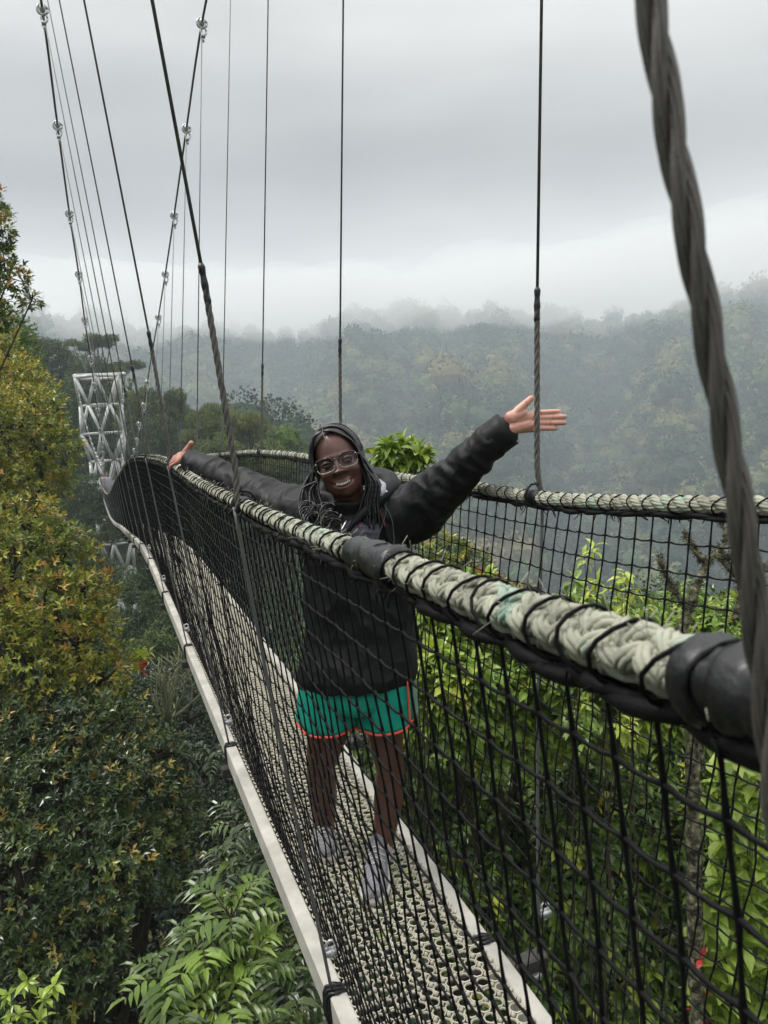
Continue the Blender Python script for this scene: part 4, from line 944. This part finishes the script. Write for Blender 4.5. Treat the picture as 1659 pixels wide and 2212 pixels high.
# legs
hipR, hipL = pel+cam_r*.075-A(0, 0, .03), pel-cam_r*.08-A(0, 0, .03)
dz_ = lambda Y: float(DECK(Y)[2])+.045
KR, AR = UZ(842, 1664, 2.58), UZ(826, 1852, 2.60); KL, AL = UZ(692, 1660, 2.60), UZ(703, 1822, 2.72)
chain(body, [hipR, (hipR+KR)/2+cam_f*.012, KR], [.080, .060, .046], 22, 20); chain(body, [KR, KR*.62+AR*.38-cam_f*.016+cam_r*.004, AR], [.045, .050, .028], 22, 20)
chain(body, [hipL, (hipL+KL)/2+cam_f*.012, KL], [.085, .066, .047], 22, 20); chain(body, [KL, KL*.62+AL*.38-cam_f*.016, AL], [.046, .051, .029], 22, 20)
body.add(*sphere(KR+cam_f*.016, .034, 14, 10)); body.add(*sphere(KL+cam_f*.016, .034, 14, 10))
FR = A(.672, 2.13, 0); FR[2] = dz_(2.13); FL = A(.60, 2.40, 0); FL[2] = dz_(2.40)
hR = A(AR[0], AR[1]+.02, dz_(AR[1])); hL = A(AL[0], AL[1]+.02, dz_(AL[1]))
chain(body, [AR, hR+A(0, 0, .035), hR*.3+FR*.7+A(0, 0, .018)], [.027, .022, .014]); chain(body, [AL, hL+A(0, 0, .035), hL*.3+FL*.7+A(0, 0, .018)], [.027, .022, .014])
me, V, Nn = remeshed(body, .0024, 2, 'person_body')
tn = np.full(len(V), .26)+.05*fnoise(V, 30, 2)
loc = np.stack([(V-HO)@hr, (V-HO)@hu, (V-HO)@hf], 1)/.00104; x, y, z = loc.T; hd = (np.linalg.norm(V-HO, axis=1) < .135) & (z > 30)
ym = -74+10*(x/28)**2
lip = hd & (np.abs(x) < 29) & (np.abs(y-ym) < 13.5) & (z > 55); tn[lip] = .36
tn[hd & (np.abs(x) < 26) & (np.abs(y-ym) < 3.5)] = .30
brow = hd & (np.abs(np.abs(x)-30) < 19) & (np.abs(y-(15-.010*(np.abs(x)-30)**2)) < 3.4); tn[brow] = 0.
tn = np.where(hd, tn+.05*np.exp(-(x/30)**2-((y-48)/24)**2)+.05*np.exp(-((np.abs(x)-38)/14)**2-((y+36)/12)**2), tn)  # highlight on forehead and cheeks painted into the skin tint
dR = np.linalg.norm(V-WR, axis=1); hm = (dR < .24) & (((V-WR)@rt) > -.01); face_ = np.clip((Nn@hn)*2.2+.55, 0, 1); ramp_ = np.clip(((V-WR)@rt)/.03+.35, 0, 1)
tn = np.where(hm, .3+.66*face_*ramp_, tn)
# palm creases
for pl in ([(1104, 913), (1125, 911), (1138, 903), (1146, 891)], [(1120, 921), (1140, 916), (1152, 905), (1156, 894)], [(1150, 931), (1153, 915), (1163, 905)], [(1098, 922), (1102, 932)], [(1168, 888), (1170, 896)], [(1196, 896), (1196, 906)], [(1190, 908), (1190, 920)], [(1134, 866), (1140, 880)]):
    Pp = spline([UZ(a, b, z0-.015) for a, b in pl], 30); rel = V-Pp[:, None]; m_ = hm
    d2 = np.full(len(V), 9.); ii = np.where(hm)[0]
    for p in Pp: q_ = V[ii]-p; q_ = q_-np.outer(q_@fw, fw); d2[ii] = np.minimum(d2[ii], np.linalg.norm(q_, axis=1))
    tn = np.where(d2 < .0017, tn-.30, tn)
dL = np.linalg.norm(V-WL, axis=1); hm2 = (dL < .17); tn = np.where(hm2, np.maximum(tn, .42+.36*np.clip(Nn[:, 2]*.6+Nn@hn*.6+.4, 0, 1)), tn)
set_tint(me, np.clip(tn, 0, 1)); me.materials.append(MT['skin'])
link('body', me, Pn)
# eyes behind the glasses, teeth, glasses
for s in (-1, 1):
    e = MB().add(*sphere(H(A(s*31, -3, 64.5)), .0118, 20, 12)).obj('eye', MT['eyewhite'], Pn)
    MB().add(*sphere(H(A(s*31-1, -3.0, 72.2)), .0058, 14, 10)).obj('iris', MT['eye'], e)
    for (yo, hh) in ((5.2, 1.0), (-8.8, 1.)):   # lids: smiling, nearly closed
        t = np.linspace(-1, 1, 14); pth = H(np.stack([s*31+t*14.5, yo*.72-3+(-4.0*t*t if yo > 0 else 3.0*t*t)+0*t, 76.5-7.5*t*t], -1))
        MB().add(*tubes(pth, .0046, 8, flat=1.)).obj('eyelid', MT['skin'], Pn)
    t = np.linspace(-1, 1, 14); pth = H(np.stack([s*31+t*15, -.5-4.5*t*t, 83-8*t*t], -1)); MB().add(*tubes(pth, .0011, 6)).obj('eyelash', MT['hair'], Pn)
for o in bpy.data.objects:
    if o.name.startswith('eyelid'): set_tint(o.data, np.full(len(o.data.vertices), .2))
surfz = lambda x_, y_: float(np.interp(0, [0], [0]))
mb = MB()
for i in range(8):
    xx = (i-3.5)*5.3; w = 2.45-.12*abs(i-3.5)*.5; yy = -71.5+10*(xx/28)**2; zz = 80.5-.016*xx*xx
    mb.add(*sphere(H(A(xx, yy, zz)), (w*.00104, .0042, .0030), 10, 8, R=np.stack([hr, hu, hf], 1)))
mb.obj('teeth', MT['teeth'], Pn)
def rrect(cx, cy_, w, h, n=40, p=3.2):
    t = np.linspace(0, 2*PI, n+1); c, s_ = np.cos(t), np.sin(t); X_ = cx+w*np.sign(c)*np.abs(c)**(2/p); Y_ = cy_+h*np.sign(s_)*np.abs(s_)**(2/p)
    X_ = X_-np.sign(cx)*.10*(cy_-Y_)*0; return X_, Y_
gz = lambda X_: 97-.0045*X_**2
gls = None; mb = MB(); mb2 = MB(); ml = MB()
for s in (-1, 1):
    X_, Y_ = rrect(s*34.5, -7, 26.5, 20.5); X_ = X_+s*1.5*(Y_+7)/20; P_ = H(np.stack([X_, Y_, gz(X_)], -1))
    thick = np.where(Y_ > -8, .0023, .0016); mb.add(*tubes(P_[None], thick[None], 8, caps=False))
    mb2.add(*tubes((P_+hf*.0004-hu*.0007)[(Y_ < -8)][None], .0018, 6))
    q = H(np.stack([X_*.0+s*34.5, X_*0-7, X_*0+gz(34.5)], -1))
    Vl = np.concatenate([P_[:-1], q[:1]]); n = len(P_)-1; ml.add(Vl, T=[[i, (i+1) % n, n] for i in range(n)])
    mb.add(*tubes(H(np.array([[s*61, 2, gz(61)], [s*68, 2, 72], [s*71, 0, 30], [s*71, -4, -10]])), .0020, 8))
    mb2.add(*sphere(H(A(s*60, 4, gz(60)+3)), .0030, 10, 6))
mb.add(*tubes(H(np.array([[-9.5, -3, 97.5], [-5, 2, 99.5], [0, 3, 100], [5, 2, 99.5], [9.5, -3, 97.5]])), .0022, 8))
fo = mb.obj('glasses', MT['frame'], Pn); mb2.obj('clear_rim', MT['frame2'], fo); ml.obj('lenses', gl, fo)
MB().add(*sphere(H(A(-68, -24, 10)), .0042, 10, 8)).add(*sphere(H(A(-66, -34, 12)), .0035, 10, 8)).obj('earring', MT['metal'], Pn)
# --- hair: cap with parting, braids, curls
off = HP*(1+3.5/np.linalg.norm(HP, axis=1))[:, None]; cx_, cy2, cz_ = HP.T
face = (((cx_+0)/59)**2+((cy2-(-2))/83)**2 < 1) & (cz_ > 22)
capm = ~face & (cy2 > -78+0*cx_) & ~((cz_ > 20) & (cy2 < -30))
fq = capm[HQ].all(1); MB().add(H(off), HQ[fq]).obj('hair_cap', MT['hair'], Pn)
ph = np.linspace(.45, 2.3, 16); pt = H(np.stack([-14+0*ph, 30+88*np.sin(ph), -12+100*np.cos(ph)], -1)); MB().add(*tubes(pt[:9], .0014, 6), tint=.12).obj('parting', MT['skin'], Pn)
hg = np.random.default_rng(77); Bp = []
def headpt(th, zz, lift=11):
    """th: lateral angle from the crown (signed), zz: fore-aft position"""
    d = A(math.sin(th), math.cos(th)*1.0, 0); k = math.sqrt(max(.05, 1-((zz+14)/104)**2)); return A(d[0]*(70+lift)*k**.8, 24+d[1]*(84+lift)*k, zz)
for s in (-1, 1):
    n = 36
    for i in range(n):
        f = i/(n-1); zz = 66-150*f+hg.normal(0, 2); lay = hg.integers(0, 2); pts_ = []
        for th in (.0, .35, .75, 1.15, 1.5, 1.75):
            p = headpt(s*(th+.02)-.17*(1-th/1.75), zz+14*math.sin(th)*(1-f)*.6+hg.normal(0, 1.), 6.5+3.5*lay+hg.normal(0, .8))
            if zz > 40: p[0] = s*max(abs(p[0]), 0)+(-s*0); p[1] += (0)
            pts_.append(H(p))
        if zz > 30: # front braids sweep round the forehead, outside the face opening
            q = (zz-30)/36; pts_ = [H(A(-14+s*(2+5*q), 98-6*q, 50+14*q)), H(A(-14+s*(24+6*q), 92-7*q, 50+14*q)), H(A(s*(52+3*q)-3, 62-8*q, 44+12*q)), H(A(s*(66+1*q), 22, 36+12*q)), H(A(s*(70+q), -12, 30+14*q)), H(A(s*(70+2*q), -36, 26+14*q))]
        if s < 0:
            w0 = hg.random(); e = UZ(626+84*w0+hg.normal(0, 5), 1170+50*hg.random(), 2.325+.05*f+hg.normal(0, .01)); m1 = UZ(650+44*w0*(1-.5*f)-6*f, 1058+8*w0, 2.35+.07*f); pts_ += [m1, UZ(640+66*w0, 1110, 2.325+.06*f), e]
        else:
            if hg.random() < .10: pts_ += [UZ(812, 1058, 2.36), UZ(790, 1090, 2.33), UZ(772, 1130, 2.325), UZ(768, 1150, 2.32), UZ(788, 1180, 2.32)]
            else:
                w0 = hg.random(); m1 = UZ(790+34*w0, 1045, 2.345+.07*f); pts_ += [m1, UZ(780+44*w0, 1085, 2.345+.05*f), UZ(776+52*w0+hg.normal(0, 5), 1112+34*hg.random(), 2.345+.04*f)]
        Bp.append(spline(pts_, 88))
Bp = np.array(Bp); w_ = .0029*(1+.25*np.sin(np.arange(88)*2.1))[None]*hg.uniform(.8, 1.25, (len(Bp), 1))
hb = MB().add(*tubes(Bp, w_, 6)).obj('braids', MT['hair'], Pn)
cu = []
for i in range(58):
    c0 = UZ(hg.uniform(652, 728), hg.uniform(1085, 1150), hg.uniform(2.29, 2.36)); t = np.linspace(0, hg.uniform(5, 10), 30); R_ = hg.uniform(.008, .022)
    cu.append(c0+np.outer(np.cos(t)*R_, rt)+np.outer(np.sin(t)*R_*.8, up)+np.outer(-t*.006, up)+np.outer(np.sin(t*1.3)*.01, fw))
MB().add(*tubes(np.array(cu), .0030*np.linspace(1, .5, 30)[None], 6)).obj('curls', MT['hair'], Pn)
# --- jacket
jk = MB(); hem = UZ(773, 1466, 2.52)
jk.add(*loft([(hem-A(0, 0, .005), .196, .145), (hem+A(0, 0, .03), .200, .148), (wai, .180, .135), ((wai+che)/2, .178, .135), (che, .176, .130), (shm-A(0, 0, .03), .168, .115), (shm+A(0, 0, .012), .115, .085), (nck-A(0, 0, .005), .072, .07)], 40))
cuR = UZ(1083, 937, 2.25); cuL = UZ(417, 998, 2.87)
chain(jk, [UZ(838, 1120, 2.48), UZ(893, 1105, 2.46), UZ(940, 1070, 2.40), UZ(1000, 1012, 2.32), UZ(1043, 970, 2.275), cuR], [.095, .096, .081, .059, .050, .047], 44, 20)
chain(jk, [UZ(700, 1128, 2.50), UZ(655, 1110, 2.52), UZ(600, 1090, 2.60), UZ(525, 1054, 2.69), UZ(465, 1020, 2.79), cuL], [.09, .088, .078, .066, .050, .042], 44, 20)
me, V, Nn = remeshed(jk, .0045, 8, 'jacket')
aR = np.clip(((V-UZ(870, 1100, 2.45))@rt)/.1, 0, 1); dA = nrm(cuR-UZ(893, 1105, 2.46)); dB = nrm(cuL-UZ(655, 1110, 2.52))
q1 = (V@dA)*1.; rf = lambda a: (1-2*np.abs(a))
fold = .0040*rf(np.clip(fnoise(np.stack([V@dA*.9, V@up*.5, V@rt*.3], 1), 58, 3, 2), -1, 1))*aR+.0048*rf(np.clip(fnoise(V*A(1, 1, .5), 15, 5, 2), -1, 1))+.0032*rf(np.clip(fnoise(V*A(1, 1, .7), 36, 6, 2), -1, 1))
aL = np.clip(-((V-UZ(660, 1100, 2.5))@rt)/.1, 0, 1); fold += .0030*rf(np.clip(fnoise(np.stack([V@dB*.9, V@up*.4], 1), 36, 9, 2), -1, 1))*aL-.0022*rf(np.clip(fnoise(V*A(1, 1, .5), 11, 5, 2), -1, 1))*aL
V2 = V+Nn*fold[:, None]; me.vertices.foreach_set('co', V2.astype(np.float32).ravel()); me.update(); set_tint(me, np.zeros(len(V))); me.materials.append(MT['nylon'])
jo = link('jacket', me, Pn)
bvh = BVHTree.FromObject(jo, bpy.context.evaluated_depsgraph_get()) if False else BVHTree.FromPolygons([tuple(v) for v in V2], [tuple(p.vertices) for p in me.polygons])
def onj(x_, y_, o_=.003):
    h = bvh.ray_cast(Vector((0, 0, 0)), Vector(ray(x_, y_)).normalized()); p = A(*h[0]) if h[0] else UZ(x_, y_, 2.36); return p-nrm(ray(x_, y_))*o_
def ribbon(pts_, r, name, m, parent, n=20, o_=.003, flat=.5):
    q = spline([A(a, b, 0) for a, b in pts_], n); P_ = np.array([onj(a, b, o_) for a, b, _ in q]); P_[1:-1] = (P_[:-2]+P_[1:-1]*2+P_[2:])/4; return MB().add(*tubes(P_, r, 8, flat=flat)).obj(name, m, parent)
def patch(poly, name, m, parent, o_=.005, step=4):
    """cloth panel lying on the jacket, with its own thickness"""
    poly = np.array(poly, float); c = poly.mean(0); n = len(poly); rings = np.linspace(1, 0, 7); G = np.array([[c+(p-c)*r_ for p in poly] for r_ in rings[:-1]]).reshape(-1, 2); G = np.vstack([G, c])
    F_ = np.array([onj(a, b, o_+.002*math.sin(a*.3)+.002*math.sin(b*.4)) for a, b in G]); k = len(rings)-1; Q = [[r_*n+i, r_*n+(i+1) % n, (r_+1)*n+(i+1) % n, (r_+1)*n+i] for r_ in range(k-1) for i in range(n)]; Tt = [[(k-1)*n+i, (k-1)*n+(i+1) % n, k*n] for i in range(n)]
    mb = MB().add(F_, Q, Tt); e = F_[:n]; mb.add(np.vstack([e, e+fw*.012]), [[i, n+i, n+(i+1) % n, (i+1) % n] for i in range(n)]); return mb.obj(name, m, parent)
t = np.linspace(0, 1, 12)
patch([tuple(p[:2]) for p in spline([A(a, b, 0) for a, b in ((735, 1180), (742, 1140), (757, 1124), (770, 1126), (785, 1128), (800, 1124), (814, 1130), (820, 1142), (816, 1160), (808, 1185), (780, 1192), (735, 1188))], 40)], 'shirt_front', MT['shirt'], Pn)
def hood(pts_, rad, name, m, parent, sides=14): 
    P_ = spline(pts_, 40); r_ = np.interp(np.linspace(0, 1, 40), np.linspace(0, 1, len(rad)), rad); V_, q_, t_ = tubes(P_, r_, sides); V_ = V_+.005*np.stack([fnoise(V_, 40, 1), fnoise(V_, 38, 2), fnoise(V_, 36, 3)], -1); return MB().add(V_, q_, t_).obj(name, m, parent)
hood([UZ(752, 1150, 2.345), UZ(768, 1125, 2.35), UZ(795, 1102, 2.37), UZ(832, 1066, 2.43), UZ(840, 1040, 2.54), UZ(790, 1030, 2.60), UZ(720, 1050, 2.60), UZ(684, 1085, 2.54), UZ(690, 1115, 2.44), UZ(712, 1150, 2.37)], [.006, .010, .020, .034, .036, .03, .03, .024, .016, .008], 'hood', MT['nylon'], jo)
hood([UZ(806, 1085, 2.40), UZ(822, 1066, 2.385), UZ(828, 1048, 2.42), UZ(815, 1036, 2.46)], [.008, .012, .012, .006], 'hood_lining', MT['lining'], jo)
ribbon([(813, 1078), (822, 1110), (832, 1140), (840, 1180)], .0062, 'strap', MT['strap'], jo, flat=.4, o_=.008)
ribbon([(820, 1076), (846, 1120), (852, 1180)], .0016, 'drawcord', MT['greycord'], jo, o_=.01); ribbon([(833, 1066), (833, 1110), (820, 1150), (812, 1180)], .0014, 'drawcord', MT['greycord'], jo, o_=.012)
ribbon([(836, 1135), (835, 1155), (850, 1185)], .011, 'strap', MT['nylon'], jo, o_=.012)
MB().add(*sphere(onj(832, 1063, .035), (.010, .006, .006), 10, 6)).obj('cord_toggle', MT['metal'], jo)
ribbon([(737, 1111), (733, 1118)], .0042, 'zip_pull', MT['metal'], jo, 5, .012); ribbon([(748, 1125), (741, 1137), (736, 1146)], .0032, 'zip_pull', MT['metal'], jo, 6, .014)
MB().add(*sphere(onj(778, 1136, .009), .0030, 8, 6)).obj('shirt_mark', mat('pink_print', (.8, .05, .15), .6, .3, noise=(50, .1)), jo)
ribbon([(791, 1130), (796, 1131), (801, 1133)], .0014, 'shirt_mark', mat('yellow_print', (.45, .42, .08), .6, .3, noise=(50, .1)), jo, 5, .009)
# cuffs: open rings with pale lining
for c, dirv, r_, lin in ((cuR, nrm(cuR-UZ(1020, 985, 2.29)), .053, True), (cuL, nrm(cuL-UZ(465, 1020, 2.79)), .041, False)):
    a_ = nrm(np.cross(dirv, A(0, 0, 1))); b_ = np.cross(a_, dirv); tt = np.linspace(0, 2*PI, 30)
    rows = [(-.035, 1.02), (0, 1.0), (.020, 1.02), (.024, .96), (.012, .86), (-.03, .75)]
    P_ = np.array([c+dirv*k+r_*q_*(np.outer(np.cos(tt[:-1]), a_)+np.outer(np.sin(tt[:-1]), b_)) for k, q_ in rows]); n = 29; P_ += .0025*np.sin(tt[:-1]*4+1)[None, :, None]*b_
    id_ = np.arange(len(rows)*n).reshape(len(rows), n); q_ = np.stack([id_[:-1], np.roll(id_, -1, 1)[:-1], np.roll(id_, -1, 1)[1:], id_[1:]], -1)
    MB().add(P_.reshape(-1, 3), q_[:3].reshape(-1, 4)).obj('cuff', MT['nylon'], jo)
    MB().add(P_.reshape(-1, 3), q_[3:].reshape(-1, 4)).obj('cuff_lining', MT['lining'] if lin else MT['nylon'], jo)
# --- shorts
def leg_cloth(top, bot, w0, w1, d0, d1, out, m):
    t = np.linspace(0, 2*PI, 49)[:-1]; rows = []
    for k in np.linspace(0, 1, 12):
        c = top+(bot-top)*k; w = w0+(w1-w0)*k; d = d0+(d1-d0)*k
        lift = .040*np.clip(np.cos(t)*out-.25, 0, 1)**1.3*k**3
        fl_ = 1+.035*k*np.sin(t*7+out)
        rows.append(c+np.outer(np.cos(t)*w*fl_, cam_r)+np.outer(np.sin(t)*d*fl_, cam_f)+np.outer(lift, A(0, 0, 1)))
    V_ = np.array(rows); n = 48; id_ = np.arange(12*n).reshape(12, n); q_ = np.stack([id_[:-1], np.roll(id_, -1, 1)[:-1], np.roll(id_, -1, 1)[1:], id_[1:]], -1).reshape(-1, 4); return V_, q_
so = None
for i, (tp, bt, o_) in enumerate(((pel+cam_r*.085+A(0, 0, .04), UZ(836, 1560, 2.52), 1), (pel-cam_r*.085+A(0, 0, .04), UZ(706, 1566, 2.52), -1))):
    V_, q_ = leg_cloth(tp, bt, .105, .098, .115, .10, o_, None); mb = MB().add(V_.reshape(-1, 3), q_)
    o = mb.obj('shorts' if so is None else 'shorts_leg', MT['teal'], Pn if so is None else so); so = so or o
    s_ = o.modifiers.new('thickness', 'SOLIDIFY'); s_.thickness = .003
    MB().add(*tubes(np.vstack([V_[-1], V_[-1][:1]])-A(0, 0, .002), .0042, 8)).obj('hem_trim', MT['coral'], so)
    if i == 0:
        pv = V_[:, 42:48]+nrm(cam_r)*.003; id_ = np.arange(12*6).reshape(12, 6); q2 = np.stack([id_[:-1, :-1], id_[:-1, 1:], id_[1:, 1:], id_[1:, :-1]], -1).reshape(-1, 4)
        pv = np.array([V_[:, (k_ % 48)] for k_ in (-3, -2, -1, 0, 1, 2, 3, 4)]).transpose(1, 0, 2); cc = pv.mean(1, keepdims=True); pv = pv+cam_r*.004+cam_f*.003
        id_ = np.arange(12*8).reshape(12, 8); q2 = np.stack([id_[:-1, :-1], id_[:-1, 1:], id_[1:, 1:], id_[1:, :-1]], -1).reshape(-1, 4)
        p2 = MB().add(pv.reshape(-1, 3), q2).obj('side_panel', MT['sage'], so); s_ = p2.modifiers.new('thickness', 'SOLIDIFY'); s_.thickness = .003
        MB().add(*tubes(V_[:, 6]+cam_f*.004+cam_r*.004, .0032, 6)).obj('side_trim', MT['coral'], so)
MB().add(*loft([(UZ(772, 1536, 2.50), .030, .06), (UZ(772, 1522, 2.50), .10, .098), (pel-A(0, 0, .02), .165, .118), (pel+A(0, 0, .05), .17, .118)], 40)).obj('shorts_seat', MT['teal'], so)
# --- shoes and socks
def shoe(heel, toe, ank):
    f = nrm(A(toe[0]-heel[0], toe[1]-heel[1], toe[2]-heel[2])); s_ = nrm(np.cross(f, A(0, 0, 1))); u = np.cross(s_, f); L_ = np.linalg.norm(toe-heel)+.05; h0 = heel-f*.025
    prof = [(0, .026, .052), (.1, .032, .068), (.25, .034, .074), (.42, .034, .066), (.6, .040, .050), (.78, .044, .042), (.92, .036, .034), (1., .014, .018)]
    t = np.linspace(0, PI, 13); rows = []; sole = []
    for k, w, h in [(float(a), float(np.interp(a, [p[0] for p in prof], [p[1] for p in prof])), float(np.interp(a, [p[0] for p in prof], [p[2] for p in prof]))) for a in np.linspace(0, 1, 18)]:
        c = h0+f*L_*k; rows.append(c+u*.016+np.outer(np.cos(t)*w, s_)+np.outer(np.sin(t)**.8*h, u)); 
        tt = np.linspace(0, 2*PI, 17)[:-1]; e = 1.13
        sole.append(c+u*.009+np.outer(np.sign(np.cos(tt))*np.abs(np.cos(tt))**.5*w*e, s_)+np.outer(np.sign(np.sin(tt))*np.abs(np.sin(tt))**.5*.013, u))
    def sk(R_, wrap):
        R_ = np.array(R_); n = R_.shape[1]; id_ = np.arange(R_.shape[0]*n).reshape(-1, n); nx_ = np.roll(id_, -1, 1) 
        q_ = np.stack([id_[:-1], nx_[:-1], nx_[1:], id_[1:]], -1); q_ = q_ if wrap else q_[:, :-1]; Q = q_.reshape(-1, 4); V_ = R_.reshape(-1, 3)
        m = len(V_); V_ = np.vstack([V_, R_[0].mean(0), R_[-1].mean(0)]); Tt = [[id_[0, (i+1) % n], id_[0, i], m] for i in range(n)]+[[id_[-1, i], id_[-1, (i+1) % n], m+1] for i in range(n)]
        return V_, Q, Tt
    o = MB().add(*sk(rows, False)).obj('shoe', MT['shoe'], Pn); MB().add(*sk(sole, True)).obj('sole', MT['sole'], o)
    mb = MB()
    for k in (.40, .47, .54, .61):
        w = .030; c = h0+f*L_*k+u*(.016+float(np.interp(k, [p[0] for p in prof], [p[2] for p in prof]))); mb.add(*tubes(spline([c+s_*w-u*.016, c+f*.006+u*.003, c-s_*w-u*.016], 8), .0022, 6))
    mb.obj('laces', MT['sole'], o)
    t_ = MB(); V_, q_, _ = tubes(spline([h0+f*.055+u*.055, ank+A(0, 0, .0), ank+A(0, 0, .055)], 10), np.array([.036, .037, .038, .038, .037, .036, .036, .036, .037, .034]), 16); V_ += .0012*np.sin(V_[:, 2:3]*500)*0; MB().add(V_, q_).obj('sock', MT['sock'], Pn)
shoe(hR, FR, AR); shoe(hL, FL, AL)

# two walkers far along the bridge
for (x_, y_, lab, top_m, hgt_) in ((241, 1024, 'tiny distant walker in pale grey on the far end of the bridge', 'lining', 1.65), (228, 1030, 'tiny distant walker in cream clothes behind the grey-clad one', 'sole', 1.6)):
    Y_ = 47. if x_ == 241 else 50.; c = deck(.72 if x_ == 241 else .55, Y_)+A(0, 0, .04); wk = thing('person', lab, 'person', tuple(c)); b = MB(); sc = hgt_/1.7
    fx = A(1., 0, 0); j = lambda a, b_, z_: c+A(a, b_, z_)*sc
    chain(b, [j(-.09, 0, .9), j(-.09, -.05, .48), j(-.10, .02, .06)], [.09, .06, .045]); chain(b, [j(.09, 0, .9), j(.10, .06, .48), j(.10, .12, .06)], [.09, .06, .045])
    chain(b, [j(-.10, .02, .05), j(-.10, -.15, .04)], [.045, .04]); chain(b, [j(.10, .12, .05), j(.10, -.05, .04)], [.045, .04])
    b.add(*loft([(j(0, 0, .82), .16, .10), (j(0, 0, 1.05), .14, .09), (j(0, 0, 1.3), .17, .1), (j(0, 0, 1.42), .12, .07)]))
    for s in (-1, 1): chain(b, [j(s*.18, 0, 1.38), j(s*.24, 0, 1.12), j(s*.22, -.1, .88)], [.05, .042, .03])
    chain(b, [j(0, 0, 1.4), j(0, 0, 1.5)], [.05, .05]); b.add(*sphere(j(0, -.01, 1.59), (.078, .095, .115), 14, 10)); b.add(*sphere(j(0, -.105, 1.58), .018, 8, 6))
    m1, V_, N_ = remeshed(b, .012, 2, 'walker_body'); set_tint(m1, np.full(len(V_), .6)); m1.materials.append(MT['skin']); link('body', m1, wk)
    jb = MB(); jb.add(*loft([(j(0, 0, .45), .20, .15), (j(0, 0, .9), .20, .14), (j(0, 0, 1.3), .20, .12), (j(0, 0, 1.44), .12, .08)]))
    for s in (-1, 1): chain(jb, [j(s*.18, 0, 1.38), j(s*.25, 0, 1.12), j(s*.23, -.08, .95)], [.065, .055, .045])
    jb.obj('coat', MT[top_m], wk); MB().add(*sphere(j(0, .015, 1.63), (.088, .10, .10), 14, 10)).obj('hair', MT['hair'], wk)
